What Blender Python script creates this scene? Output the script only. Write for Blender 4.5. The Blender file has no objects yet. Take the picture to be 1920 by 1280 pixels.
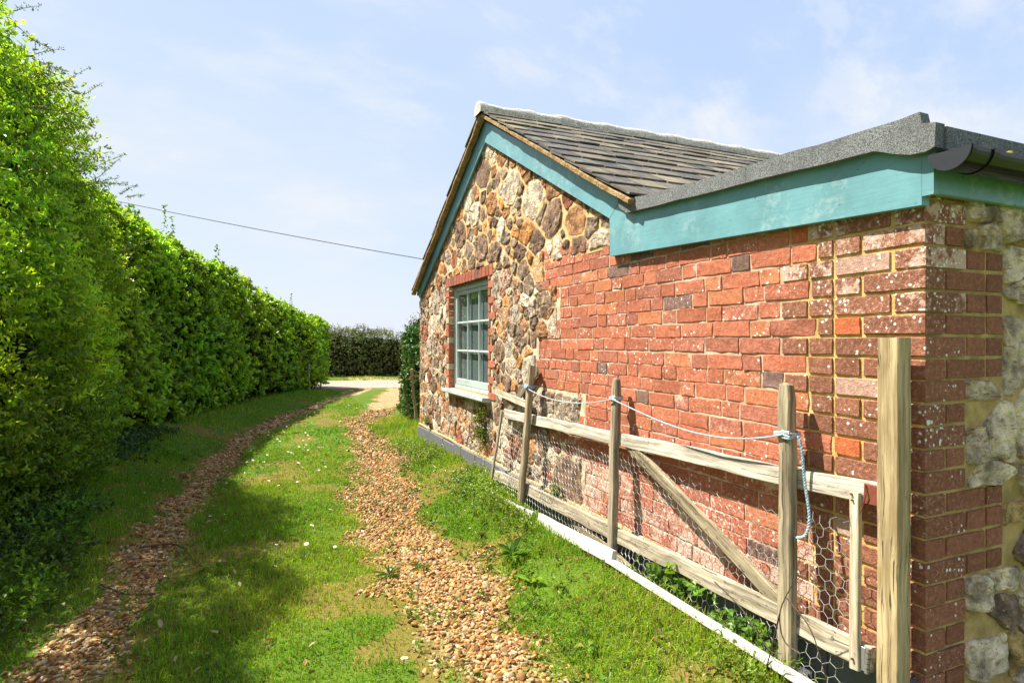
import bpy, math, random
import numpy as np
from mathutils import Vector

# ------------------------------------------------------------------ camera, sky, sun
SC = bpy.context.scene
COL = SC.collection
YAW = math.radians(23.13)
SY, CY = math.sin(YAW), math.cos(YAW)
EYE = 1.40
cam_d = bpy.data.cameras.new("camera")
cam_d.lens = 20.625
cam_d.sensor_width = 36.0
cam_d.clip_start = 0.05
cam_d.clip_end = 2000
cam = bpy.data.objects.new("camera", cam_d)
cam.location = (0, 0, EYE)
cam.rotation_euler = (math.radians(90), 0, -YAW)
COL.objects.link(cam)
SC.camera = cam

TOSUN = Vector((-1.0, 0.80, 2.0)).normalized()
SUN_EL = math.asin(TOSUN.z)
SUN_ROT = math.atan2(TOSUN.x, TOSUN.y)
sun_d = bpy.data.lights.new("sun", 'SUN')
sun_d.energy = 3.7
sun_d.angle = math.radians(0.55)
sun_d.color = (1.0, 0.93, 0.80)
sun = bpy.data.objects.new("sun", sun_d)
sun.rotation_euler = TOSUN.to_track_quat('Z', 'Y').to_euler()
COL.objects.link(sun)

W = bpy.data.worlds.new("World")
SC.world = W
W.use_nodes = True
wt = W.node_tree
wt.nodes.clear()
SC.view_settings.view_transform = 'Standard'
SC.view_settings.look = 'None'
SC.view_settings.gamma = 1.0
SC.view_settings.exposure = 1.8


# ------------------------------------------------------------------ node helpers
def nd(nt, typ, out=None, **kw):
    n = nt.nodes.new(typ)
    for k, v in kw.items():
        if k.startswith('_'):
            setattr(n, k[1:], v)
            continue
        s = n.inputs[int(k[1:])] if (k[0] == 'i' and k[1:].isdigit()) else n.inputs[k.replace('_', ' ')]
        if isinstance(v, bpy.types.NodeSocket):
            nt.links.new(v, s)
        else:
            s.default_value = v
    return n if out is None else n.outputs[out]


def c4(c):
    return (c[0], c[1], c[2], 1.0)


def mixc(nt, f, a, b, blend='MIX'):
    n = nt.nodes.new('ShaderNodeMix')
    n.data_type = 'RGBA'
    n.blend_type = blend
    n.clamp_factor = True
    for i, v in ((0, f), (6, a), (7, b)):
        if isinstance(v, bpy.types.NodeSocket):
            nt.links.new(v, n.inputs[i])
        elif i == 0:
            n.inputs[0].default_value = v
        else:
            n.inputs[i].default_value = c4(v)
    return n.outputs[2]


def math_(nt, op, a, b=0.0, c=None):
    n = nt.nodes.new('ShaderNodeMath')
    n.operation = op
    vals = [a, b] if c is None else [a, b, c]
    for i, v in enumerate(vals):
        if isinstance(v, bpy.types.NodeSocket):
            nt.links.new(v, n.inputs[i])
        else:
            n.inputs[i].default_value = v
    return n.outputs[0]


def rng_(nt, v, a, b, lo=0.0, hi=1.0):
    n = nt.nodes.new('ShaderNodeMapRange')
    n.interpolation_type = 'SMOOTHSTEP'
    for i, x in enumerate((v, a, b, lo, hi)):
        if isinstance(x, bpy.types.NodeSocket):
            nt.links.new(x, n.inputs[i])
        else:
            n.inputs[i].default_value = x
    return n.outputs[0]


def noise(nt, vec, scale, detail=3.0, rough=0.55, out='Fac'):
    return nd(nt, 'ShaderNodeTexNoise', out, Vector=vec, Scale=scale, Detail=detail, Roughness=rough)


def new_mat(name, rough=0.8, spec=0.3):
    m = bpy.data.materials.new(name)
    m.use_nodes = True
    nt = m.node_tree
    nt.nodes.clear()
    out = nt.nodes.new('ShaderNodeOutputMaterial')
    b = nt.nodes.new('ShaderNodeBsdfPrincipled')
    b.inputs['Roughness'].default_value = rough
    b.inputs['Specular IOR Level'].default_value = spec
    nt.links.new(b.outputs[0], out.inputs[0])
    return m, nt, b, out


def pos(nt):
    return nd(nt, 'ShaderNodeNewGeometry', 'Position')


def attr(nt, name, out='Color'):
    n = nt.nodes.new('ShaderNodeAttribute')
    n.attribute_name = name
    return n.outputs[out]


def bump(nt, b, h, strength=0.5, dist=0.004):
    n = nd(nt, 'ShaderNodeBump', 'Normal', Height=h, Strength=strength, Distance=dist)
    nt.links.new(n, b.inputs['Normal'])


def scale_vec(nt, v, s):
    n = nt.nodes.new('ShaderNodeVectorMath')
    n.operation = 'MULTIPLY'
    nt.links.new(v, n.inputs[0])
    n.inputs[1].default_value = s
    return n.outputs[0]


# sky: daylight sky with thin high cloud
sky = wt.nodes.new('ShaderNodeTexSky')
sky.sky_type = 'NISHITA'
sky.sun_disc = False
sky.sun_elevation = SUN_EL
sky.sun_rotation = SUN_ROT
sky.altitude = 0
sky.air_density = 1.0
sky.dust_density = 0.7
sky.ozone_density = 1.0
tc = nd(wt, 'ShaderNodeTexCoord', 'Generated')
cw = nd(wt, 'ShaderNodeMapping', 'Vector', Vector=tc, Rotation=(0.3, 0.1, 0.75), Scale=(1.0, 2.6, 3.2))
wisp = noise(wt, cw, 1.7, 6.0, 0.58)
veil = noise(wt, cw, 0.75, 3.0, 0.5)
streak = noise(wt, nd(wt, 'ShaderNodeMapping', 'Vector', Vector=tc, Rotation=(0.2, 0.5, 0.55), Scale=(1.3, 7.0, 5.0)), 1.6, 5.0, 0.6)
cf = math_(wt, 'ADD', rng_(wt, wisp, 0.46, 0.66, 0.0, 0.70), rng_(wt, veil, 0.42, 0.66, 0.0, 0.38))
cf = math_(wt, 'ADD', cf, rng_(wt, streak, 0.52, 0.68, 0.0, 0.40))
cf = math_(wt, 'ADD', cf, 0.0)
# a hazy spring sky: the bright side is softened, as thin cloud does
_s = nd(wt, 'ShaderNodeSeparateColor', None, Color=sky.outputs[0])
_c = wt.nodes.new('ShaderNodeCombineColor')
for i_, (k_, e_) in enumerate(((0.93, 0.30), (1.115, 0.235), (1.86, 0.02))):
    wt.links.new(math_(wt, 'MULTIPLY', math_(wt, 'POWER', _s.outputs[i_], e_), k_), _c.inputs[i_])
skyd = _c.outputs[0]
skyc = mixc(wt, cf, skyd, (1.66, 1.74, 1.88))
bg = nd(wt, 'ShaderNodeBackground', 'Background', Color=skyc, Strength=0.15)
wo = wt.nodes.new('ShaderNodeOutputWorld')
wt.links.new(bg, wo.inputs[0])

rnd = random.Random(11)
R = np.random.default_rng(11)


# ------------------------------------------------------------------ vector noise
def _h(i, j, k, s):
    n = (i.astype(np.int64) * 374761393 + j.astype(np.int64) * 668265263 + k.astype(np.int64) * 1274126177 + s * 974711) & 0x7fffffff
    n = ((n ^ (n >> 13)) * 1103515245 + 12345) & 0x7fffffff
    n = ((n ^ (n >> 15)) * 747796405) & 0x7fffffff
    return ((n >> 8) & 0xffff) / 32767.5 - 1.0


def vnoise(p, scale, seed=0):
    q = np.asarray(p, float) * scale
    f = np.floor(q)
    t = q - f
    t = t * t * (3 - 2 * t)
    i, j, k = f[..., 0], f[..., 1], f[..., 2]
    r = 0
    for a in (0, 1):
        for b in (0, 1):
            for c in (0, 1):
                w = (t[..., 0] if a else 1 - t[..., 0]) * (t[..., 1] if b else 1 - t[..., 1]) * (t[..., 2] if c else 1 - t[..., 2])
                r = r + w * _h(i + a, j + b, k + c, seed)
    return r


def fbm(p, scale, octv=3, seed=0):
    r, a = 0, 1.0
    for o in range(octv):
        r = r + a * vnoise(p, scale * 2 ** o, seed + o * 17)
        a *= 0.5
    return r


def P3(x, y, z=None):
    x = np.asarray(x, float)
    y = np.asarray(y, float)
    z = np.zeros_like(x) if z is None else np.asarray(z, float)
    return np.stack([x, y, z], -1)


# ------------------------------------------------------------------ mesh helpers
class MB:
    """Collects vertices and faces with a colour (rgb + lichen) and grain coordinates."""

    def __init__(s):
        s.v, s.c, s.g, s.f, s.m, s.n, s.flat = [], [], [], [], [], 0, {}

    def add(s, v, faces, col=(0.5, 0.5, 0.5, 0), gc=None, mi=0, flat=False):
        if flat:
            s.flat[len(s.f)] = True
        v = np.asarray(v, np.float64).reshape(-1, 3)
        n = len(v)
        c = np.asarray(col, np.float64)
        if c.ndim == 1:
            if len(c) == 3:
                c = np.append(c, 0.0)
            c = np.tile(c, (n, 1))
        s.v.append(v)
        s.c.append(c)
        s.g.append(v.copy() if gc is None else np.asarray(gc, np.float64).reshape(-1, 3))
        if isinstance(faces, np.ndarray):
            fl = faces + s.n
            s.f.append((fl.ravel(), np.full(len(fl), fl.shape[1])))
            s.m.append(np.full(len(fl), mi))
        else:
            tot = np.array([len(x) for x in faces])
            s.f.append((np.array([i for x in faces for i in x]) + s.n, tot))
            s.m.append(np.full(len(faces), mi))
        s.n += n

    def build(s, name, mats, parent=None, smooth=False):
        me = bpy.data.meshes.new(name)
        v = np.concatenate(s.v)
        lo = np.concatenate([a for a, _ in s.f]).astype(np.int32)
        tot = np.concatenate([b for _, b in s.f]).astype(np.int32)
        st = np.concatenate([[0], np.cumsum(tot)[:-1]]).astype(np.int32)
        me.vertices.add(len(v))
        me.vertices.foreach_set('co', v.astype(np.float32).ravel())
        me.loops.add(len(lo))
        me.loops.foreach_set('vertex_index', lo)
        me.polygons.add(len(tot))
        me.polygons.foreach_set('loop_start', st)
        me.polygons.foreach_set('loop_total', tot)
        me.polygons.foreach_set('material_index', np.concatenate(s.m).astype(np.int32))
        me.polygons.foreach_set('use_smooth', np.concatenate([np.full(len(b), bool(smooth) and i not in s.flat) for i, (_, b) in enumerate(s.f)]))
        me.update(calc_edges=True)
        a = me.attributes.new('Col', 'FLOAT_COLOR', 'POINT')
        a.data.foreach_set('color', np.concatenate(s.c).astype(np.float32).ravel())
        g = me.attributes.new('gc', 'FLOAT_VECTOR', 'POINT')
        g.data.foreach_set('vector', np.concatenate(s.g).astype(np.float32).ravel())
        me.validate()
        for m in (mats if isinstance(mats, (list, tuple)) else [mats]):
            me.materials.append(m)
        o = bpy.data.objects.new(name, me)
        COL.objects.link(o)
        if parent is not None:
            o.parent = parent
            o.matrix_parent_inverse = parent.matrix_basis.inverted()
        return o

    # -- primitives
    def bar(s, p0, p1, w, h, side=(0, 0, 1), bev=0.003, segs=8, wob=0.0, col=(0.5, 0.5, 0.5, 0), mi=0, taper=1.0):
        """A bevelled beam from p0 to p1; w along `side` x axis, h along `side`."""
        p0, p1 = np.array(p0, float), np.array(p1, float)
        ax = p1 - p0
        L = np.linalg.norm(ax)
        ax /= L
        u = np.array(side, float)
        u -= ax * u.dot(ax)
        u /= np.linalg.norm(u)
        t = np.cross(ax, u)
        a, b = w / 2, h / 2
        e = min(bev, a * 0.6, b * 0.6)
        sec = np.array([(-a + e, -b), (a - e, -b), (a, -b + e), (a, b - e), (a - e, b), (-a + e, b), (-a, b - e), (-a, -b + e)])
        off = np.array([rnd.uniform(0, 50), rnd.uniform(0, 50), rnd.uniform(0, 50)])
        vs, gs = [], []
        for i in range(segs + 1):
            f = i / segs
            k = 1 + (taper - 1) * f
            q = sec * k
            P = p0 + ax * (L * f) + q[:, :1] * t + q[:, 1:] * u
            if wob:
                c = p0 + ax * (L * f)
                dv = np.stack([vnoise(P + off, 9, 1), vnoise(P + off, 9, 2), vnoise(P + off, 9, 3)], -1) * wob
                cv = np.array([vnoise(c + off, 1.7, 4), vnoise(c + off, 1.7, 5), vnoise(c + off, 1.7, 6)]) * wob * 1.5
                P = P + dv + cv
            vs.append(P)
            gs.append(np.column_stack([np.full(8, L * f), q[:, 0], q[:, 1]]) + off)
        # end bevel
        v = np.concatenate(vs)
        F = []
        for i in range(segs):
            for j in range(8):
                k = (j + 1) % 8
                F.append((i * 8 + j, i * 8 + k, (i + 1) * 8 + k, (i + 1) * 8 + j))
        F.append(tuple(range(7, -1, -1)))
        F.append(tuple(segs * 8 + j for j in range(8)))
        s.add(v, F, col, np.concatenate(gs), mi, True)

    def prism(s, poly, fn, d0, d1, col=(0.5, 0.5, 0.5, 0), mi=0):
        n = len(poly)
        v = [fn(a, b, d0) for a, b in poly] + [fn(a, b, d1) for a, b in poly]
        F = [tuple(range(n)), tuple(range(2 * n - 1, n - 1, -1))]
        F += [(i, n + i, n + (i + 1) % n, (i + 1) % n) for i in range(n)]
        off = rnd.uniform(0, 30)
        g = [(a + off, b, d0) for a, b in poly] + [(a + off, b, d1) for a, b in poly]
        s.add(v, F, col, g, mi)

    def box(s, lo, hi, col=(0.5, 0.5, 0.5, 0), mi=0):
        x0, y0, z0 = lo
        x1, y1, z1 = hi
        v = [(x0, y0, z0), (x1, y0, z0), (x1, y1, z0), (x0, y1, z0), (x0, y0, z1), (x1, y0, z1), (x1, y1, z1), (x0, y1, z1)]
        s.add(v, [(0, 3, 2, 1), (4, 5, 6, 7), (0, 1, 5, 4), (1, 2, 6, 5), (2, 3, 7, 6), (3, 0, 4, 7)], col, None, mi)

    def tube(s, pts, r, n=6, col=(0.5, 0.5, 0.5, 0), mi=0, r1=None, cap=True):
        pts = np.array(pts, float)
        m = len(pts)
        T = np.gradient(pts, axis=0)
        T /= np.linalg.norm(T, axis=1)[:, None] + 1e-12
        up = np.array([0.31, 0.17, 0.93])
        A = np.cross(T, up)
        A /= np.linalg.norm(A, axis=1)[:, None] + 1e-12
        B = np.cross(T, A)
        rr = np.linspace(r, r if r1 is None else r1, m)[:, None]
        th = np.arange(n) * 2 * math.pi / n
        v = np.stack([pts + rr * (A * math.cos(t) + B * math.sin(t)) for t in th], 1).reshape(-1, 3)
        i = np.arange(m - 1)[:, None] * n
        j = np.arange(n)[None]
        k = (j + 1) % n
        F = np.stack([i + j, i + k, i + n + k, i + n + j], -1).reshape(-1, 4)
        L = np.concatenate([[0], np.cumsum(np.linalg.norm(np.diff(pts, axis=0), axis=1))])
        g = np.stack([np.repeat(L, n), np.tile(np.cos(th) * r, m), np.tile(np.sin(th) * r, m)], -1)
        s.add(v, F, col, g, mi)
        if cap:
            s.add(v[:n], [tuple(range(n - 1, -1, -1))], col, g[:n], mi)
            s.add(v[-n:], [tuple(range(n))], col, g[-n:], mi)


def empty(name, loc, label, cat, group=None):
    o = bpy.data.objects.new(name, None)
    o.empty_display_size = 0.1
    COL.objects.link(o)
    o.location = loc
    return tag(o, label, cat, group)


def tag(o, label, cat, group=None, kind=None):
    o['label'] = label
    o['category'] = cat
    if group:
        o['group'] = group
    if kind:
        o['kind'] = kind
    return o


def structure(o):
    o['kind'] = 'structure'
    return o


# view geometry used while measuring: a point of the photo on a plane of the place
def ray(px, py):
    a = (px - 960) / 1100.0
    return np.array([SY + CY * a, CY - SY * a, (640 - py) / 1100.0])


EYEP = np.array([0, 0, EYE])


def onx(px, py, x):
    d = ray(px, py)
    return EYEP + d * (x / d[0])


def ond(px, py, D):
    return EYEP + ray(px, py) * D


def catmull(pts, n):
    pts = np.array(pts, float)
    q = np.vstack([2 * pts[0] - pts[1], pts, 2 * pts[-1] - pts[-2]])
    out = []
    m = len(pts) - 1
    for t in np.linspace(0, m - 1e-9, n):
        i = int(t)
        f = t - i
        a, b, c, d = q[i], q[i + 1], q[i + 2], q[i + 3]
        out.append(0.5 * ((2 * b) + (c - a) * f + (2 * a - 5 * b + 4 * c - d) * f * f + (3 * b - a - 3 * c + d) * f ** 3))
    return np.array(out)


# ------------------------------------------------------------------ materials
def m_brick():
    m, nt, b, _ = new_mat('brick', 0.9, 0.15)
    p = pos(nt)
    col = attr(nt, 'Col')
    al = attr(nt, 'Col', 'Alpha')
    n1 = noise(nt, p, 45, 4, 0.65)
    n2 = noise(nt, p, 160, 3, 0.6)
    c = mixc(nt, rng_(nt, n1, 0.35, 0.7), (0.80, 0.78, 0.78), (1.16, 1.16, 1.15))
    c = mixc(nt, 1.0, col, c, 'MULTIPLY')
    c = mixc(nt, rng_(nt, n2, 0.62, 0.72, 0, 0.6), c, (0.05, 0.03, 0.025))
    # pale bloom
    n3 = math_(nt, 'ADD', math_(nt, 'MULTIPLY', noise(nt, p, 23, 5, 0.75), 0.55), math_(nt, 'MULTIPLY', noise(nt, p, 4.0, 4, 0.6), 0.45))
    thr = math_(nt, 'SUBTRACT', 0.80, math_(nt, 'MULTIPLY', al, 0.36))
    c = mixc(nt, rng_(nt, math_(nt, 'SUBTRACT', n3, thr), 0.0, 0.07, 0, 0.8), c, (0.60, 0.43, 0.34))
    n5 = noise(nt, p, 70, 5, 0.75)
    c = mixc(nt, rng_(nt, n5, 0.50, 0.66, 0, math_(nt, 'MULTIPLY', al, 0.8)), c, (0.60, 0.40, 0.33))
    # round lichen spots
    for sc, rad, seed in ((62, 0.40, 0.0), (30, 0.33, 3.7)):
        pv = nd(nt, 'ShaderNodeVectorMath', 'Vector', _operation='ADD', i0=p, i1=(seed, seed, seed))
        vo = nd(nt, 'ShaderNodeTexVoronoi', None, Vector=pv, Scale=sc, Randomness=1.0)
        rr = nd(nt, 'ShaderNodeSeparateColor', None, Color=vo.outputs['Color'])
        size = math_(nt, 'MULTIPLY', rr.outputs[0], rad)
        edge = math_(nt, 'ADD', vo.outputs['Distance'], math_(nt, 'MULTIPLY', math_(nt, 'SUBTRACT', n2, 0.5), 0.35))
        on = math_(nt, 'LESS_THAN', edge, size)
        clus = rng_(nt, noise(nt, p, 6.5, 3, 0.6), 0.38, 0.62, 0.0, 1.5)
        gate = math_(nt, 'LESS_THAN', rr.outputs[1], math_(nt, 'MULTIPLY', math_(nt, 'MULTIPLY', math_(nt, 'SUBTRACT', al, 0.30), 1.1), clus))
        c = mixc(nt, math_(nt, 'MULTIPLY', math_(nt, 'MULTIPLY', on, gate), 0.9), c, (0.68, 0.67, 0.63))
    nt.links.new(c, b.inputs['Base Color'])
    bump(nt, b, math_(nt, 'ADD', n1, math_(nt, 'MULTIPLY', n2, 0.7)), 0.9, 0.004)
    return m


def m_mortar():
    m, nt, b, _ = new_mat('mortar', 0.95, 0.1)
    p = pos(nt)
    col = attr(nt, 'Col')
    n1 = noise(nt, p, 14, 5, 0.65)
    n2 = noise(nt, p, 190, 2, 0.6)
    c = mixc(nt, rng_(nt, n1, 0.3, 0.7), (0.68, 0.66, 0.62), (1.2, 1.2, 1.22))
    c = mixc(nt, 1.0, col, c, 'MULTIPLY')
    c = mixc(nt, rng_(nt, n2, 0.62, 0.75, 0, 0.35), c, (0.2, 0.13, 0.07))
    nt.links.new(c, b.inputs['Base Color'])
    bump(nt, b, math_(nt, 'ADD', n1, math_(nt, 'MULTIPLY', n2, 0.5)), 0.8, 0.006)
    return m


def m_stone():
    m, nt, b, _ = new_mat('rubble_stone', 0.9, 0.2)
    p = pos(nt)
    col = attr(nt, 'Col')
    al = attr(nt, 'Col', 'Alpha')
    n1 = noise(nt, p, 11, 6, 0.7)
    n2 = noise(nt, p, 60, 4, 0.7)
    n3 = noise(nt, nd(nt, 'ShaderNodeMapping', 'Vector', Vector=p, Scale=(1, 1, 3.0), Rotation=(0.5, 0.2, 0.1)), 22, 4, 0.65)
    c = mixc(nt, rng_(nt, n1, 0.3, 0.72), (0.40, 0.36, 0.36), (1.9, 1.75, 1.6))
    c = mixc(nt, 1.0, col, c, 'MULTIPLY')
    c = mixc(nt, rng_(nt, n3, 0.54, 0.66, 0, 0.75), c, (0.30, 0.12, 0.04))
    c = mixc(nt, rng_(nt, n2, 0.60, 0.74, 0, 0.75), c, (0.04, 0.032, 0.03))
    thr = math_(nt, 'SUBTRACT', 0.82, math_(nt, 'MULTIPLY', al, 0.42))
    lm = math_(nt, 'ADD', math_(nt, 'MULTIPLY', n2, 0.35), math_(nt, 'MULTIPLY', noise(nt, p, 15, 6, 0.8), 0.65))
    c = mixc(nt, rng_(nt, math_(nt, 'SUBTRACT', lm, thr), 0.0, 0.07, 0, 0.85), c, (0.62, 0.57, 0.48))
    sm = noise(nt, p, 8, 5, 0.75)
    c = mixc(nt, rng_(nt, math_(nt, 'ADD', sm, math_(nt, 'MULTIPLY', al, 0.16)), 0.68, 0.73, 0, 0.9), c, (0.56, 0.43, 0.25))
    nt.links.new(c, b.inputs['Base Color'])
    bump(nt, b, math_(nt, 'ADD', n1, math_(nt, 'MULTIPLY', n2, 0.8)), 1.0, 0.022)
    return m


def m_wood(name, dark, light, moss=0.25, grain=1.0, lichen=0.0, gs=1.0):
    m, nt, b, _ = new_mat(name, 0.85, 0.2)
    g = scale_vec(nt, attr(nt, 'gc', 'Vector'), (gs, gs, gs))
    wv = nd(nt, 'ShaderNodeTexNoise', 'Color', Vector=scale_vec(nt, g, (4.0, 6.0, 6.0)), Scale=1.0, Detail=2.0)
    g = nd(nt, 'ShaderNodeVectorMath', 'Vector', _operation='MULTIPLY_ADD', i0=wv, i1=(0.0, 0.035, 0.035), i2=g)
    col = attr(nt, 'Col')
    a = noise(nt, scale_vec(nt, g, (2.0, 55, 55)), 1.0, 5, 0.6)
    k = noise(nt, scale_vec(nt, g, (1.1, 120, 120)), 1.0, 3, 0.6)
    w = noise(nt, scale_vec(nt, g, (4, 14, 14)), 1.0, 4, 0.6)
    c = mixc(nt, rng_(nt, a, 0.33, 0.66), dark, light)
    c = mixc(nt, rng_(nt, w, 0.35, 0.7, 0.0, 0.45), c, tuple(0.62 * x for x in dark))
    c = mixc(nt, rng_(nt, k, 0.605, 0.67, 0, 0.85 * grain), c, (0.025, 0.02, 0.015))
    c = mixc(nt, 1.0, col, c, 'MULTIPLY')
    if moss:
        mo = noise(nt, scale_vec(nt, g, (3.5, 22, 22)), 1.0, 4, 0.7)
        c = mixc(nt, rng_(nt, mo, 0.60, 0.74, 0, moss * 2), c, (0.17, 0.15, 0.03))
    if lichen:
        li = noise(nt, scale_vec(nt, g, (26, 34, 34)), 1.0, 5, 0.75)
        c = mixc(nt, rng_(nt, li, 0.56, 0.66, 0, lichen), c, (0.07, 0.06, 0.05))
    nt.links.new(c, b.inputs['Base Color'])
    bump(nt, b, math_(nt, 'ADD', a, math_(nt, 'MULTIPLY', k, -0.8)), 0.7, 0.003)
    return m


def m_teal(name, base, worn=0.5):
    m, nt, b, _ = new_mat(name, 0.42, 0.4)
    p = pos(nt)
    g = attr(nt, 'gc', 'Vector')
    n1 = noise(nt, p, 5.0, 5, 0.65)
    n2 = noise(nt, scale_vec(nt, p, (1, 3, 40)), 2.0, 4, 0.6)
    n3 = noise(nt, p, 26, 5, 0.75)
    c = mixc(nt, rng_(nt, n1, 0.3, 0.7), tuple(x * 0.85 for x in base), tuple(min(1, x * 1.12) for x in base))
    c = mixc(nt, rng_(nt, n2, 0.4, 0.65, 0, 0.25), c, tuple(x * 0.8 for x in base))
    wmask = math_(nt, 'MULTIPLY', rng_(nt, noise(nt, p, 3.1, 3, 0.5), 0.46, 0.62), rng_(nt, n3, 0.46, 0.64))
    c = mixc(nt, math_(nt, 'MULTIPLY', wmask, worn), c, (0.62, 0.70, 0.66))
    ck = noise(nt, scale_vec(nt, p, (9, 9, 30)), 3.0, 3, 0.6)
    c = mixc(nt, rng_(nt, ck, 0.70, 0.72, 0, 0.85), c, (0.05, 0.07, 0.06))
    nt.links.new(c, b.inputs['Base Color'])
    bump(nt, b, math_(nt, 'ADD', n2, math_(nt, 'MULTIPLY', n3, 0.5)), 0.25, 0.003)
    return m


def m_slate():
    m, nt, b, _ = new_mat('slate', 0.62, 0.4)
    p = pos(nt)
    col = attr(nt, 'Col')
    n1 = noise(nt, p, 9, 5, 0.7)
    n2 = noise(nt, p, 55, 4, 0.7)
    c = mixc(nt, rng_(nt, n1, 0.3, 0.7), (0.6, 0.6, 0.6), (1.5, 1.45, 1.35))
    c = mixc(nt, 1.0, col, c, 'MULTIPLY')
    c = mixc(nt, rng_(nt, math_(nt, 'ADD', math_(nt, 'MULTIPLY', n1, 0.5), math_(nt, 'MULTIPLY', n2, 0.5)), 0.57, 0.68, 0, 0.5), c, (0.20, 0.19, 0.09))
    c = mixc(nt, rng_(nt, noise(nt, p, 22, 6, 0.85), 0.575, 0.68, 0, 0.75), c, (0.5, 0.5, 0.46))
    nt.links.new(c, b.inputs['Base Color'])
    bump(nt, b, math_(nt, 'ADD', n1, n2), 0.5, 0.004)
    return m


def m_crust(name, a, bcol, ccol):
    m, nt, b, _ = new_mat(name, 0.95, 0.1)
    p = pos(nt)
    n1 = noise(nt, p, 20, 6, 0.75)
    n2 = noise(nt, p, 75, 4, 0.7)
    c = mixc(nt, rng_(nt, n1, 0.4, 0.6), a, bcol)
    c = mixc(nt, rng_(nt, n2, 0.50, 0.64), c, ccol)
    nt.links.new(c, b.inputs['Base Color'])
    bump(nt, b, math_(nt, 'ADD', n1, math_(nt, 'MULTIPLY', n2, 0.6)), 1.0, 0.012)
    return m


def m_felt():
    m, nt, b, _ = new_mat('mineral_felt', 0.9, 0.2)
    p = pos(nt)
    n1 = noise(nt, p, 170, 2, 0.6)
    n2 = noise(nt, p, 7, 3, 0.6)
    vo = nd(nt, 'ShaderNodeTexVoronoi', 'Color', Vector=p, Scale=430.0)
    g = nd(nt, 'ShaderNodeSeparateColor', 'Red', Color=vo)
    f = math_(nt, 'ADD', math_(nt, 'MULTIPLY', g, 0.7), math_(nt, 'MULTIPLY', n1, 0.4))
    c = mixc(nt, rng_(nt, f, 0.25, 0.85), (0.05, 0.055, 0.06), (0.27, 0.285, 0.285))
    c = mixc(nt, rng_(nt, n2, 0.35, 0.7, 0, 0.35), c, (0.09, 0.09, 0.09))
    nt.links.new(c, b.inputs['Base Color'])
    bump(nt, b, math_(nt, 'ADD', f, math_(nt, 'MULTIPLY', n2, 2.0)), 0.6, 0.004)
    return m


def m_plain(name, col, rough=0.6, spec=0.4, var=0.2, scale=12, metal=0.0):
    m, nt, b, _ = new_mat(name, rough, spec)
    p = pos(nt)
    n = noise(nt, p, scale, 5, 0.65)
    c = mixc(nt, n, tuple(x * (1 - var) for x in col), tuple(min(1, x * (1 + var)) for x in col))
    nt.links.new(c, b.inputs['Base Color'])
    b.inputs['Metallic'].default_value = metal
    bump(nt, b, n, 0.25, 0.003)
    return m


def m_attr(name, rough=0.8, spec=0.3, scale=50, var=0.35, bstr=0.5, bdist=0.003):
    m, nt, b, _ = new_mat(name, rough, spec)
    p = pos(nt)
    n = noise(nt, p, scale, 4, 0.65)
    k = mixc(nt, n, (1 - var,) * 3, (1 + var,) * 3)
    c = mixc(nt, 1.0, attr(nt, 'Col'), k, 'MULTIPLY')
    nt.links.new(c, b.inputs['Base Color'])
    bump(nt, b, n, bstr, bdist)
    return m


def m_leaf(name, trans=0.45, rough=0.45, spec=0.35):
    m, nt, b, out = new_mat(name, rough, spec)
    col = attr(nt, 'Col')
    nt.links.new(col, b.inputs['Base Color'])
    tcol = mixc(nt, 1.0, col, (1.25, 1.15, 0.5), 'MULTIPLY')
    t = nd(nt, 'ShaderNodeBsdfTranslucent', 'BSDF', Color=tcol)
    mx = nt.nodes.new('ShaderNodeMixShader')
    mx.inputs[0].default_value = trans
    nt.links.new(b.outputs[0], mx.inputs[1])
    nt.links.new(t, mx.inputs[2])
    nt.links.new(mx.outputs[0], out.inputs[0])
    return m


def m_ground():
    m, nt, b, _ = new_mat('ground', 0.95, 0.1)
    p = pos(nt)
    s = nd(nt, 'ShaderNodeSeparateColor', None, Color=attr(nt, 'Col'))
    n1 = noise(nt, p, 3.2, 5, 0.7)
    n2 = noise(nt, p, 40, 4, 0.7)
    grass = mixc(nt, n2, (0.040, 0.085, 0.008), (0.11, 0.18, 0.018))
    moss = mixc(nt, n2, (0.085, 0.070, 0.018), (0.22, 0.175, 0.04))
    vo = nd(nt, 'ShaderNodeTexVoronoi', 'Color', Vector=p, Scale=55.0)
    v1 = nd(nt, 'ShaderNodeSeparateColor', None, Color=vo)
    grav = mixc(nt, v1.outputs[0], (0.16, 0.095, 0.040), (0.46, 0.30, 0.13))
    grav = mixc(nt, rng_(nt, v1.outputs[1], 0.75, 0.95), grav, (0.50, 0.44, 0.36))
    c = mixc(nt, rng_(nt, math_(nt, 'ADD', s.outputs[1], math_(nt, 'MULTIPLY', math_(nt, 'SUBTRACT', n2, 0.5), 0.7)), 0.3, 0.7), grass, moss)
    gm = rng_(nt, math_(nt, 'ADD', s.outputs[0], math_(nt, 'MULTIPLY', math_(nt, 'SUBTRACT', n2, 0.5), 0.8)), 0.35, 0.6)
    c = mixc(nt, gm, c, grav)
    nt.links.new(c, b.inputs['Base Color'])
    bump(nt, b, math_(nt, 'ADD', n2, v1.outputs[0]), 0.7, 0.012)
    return m


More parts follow.
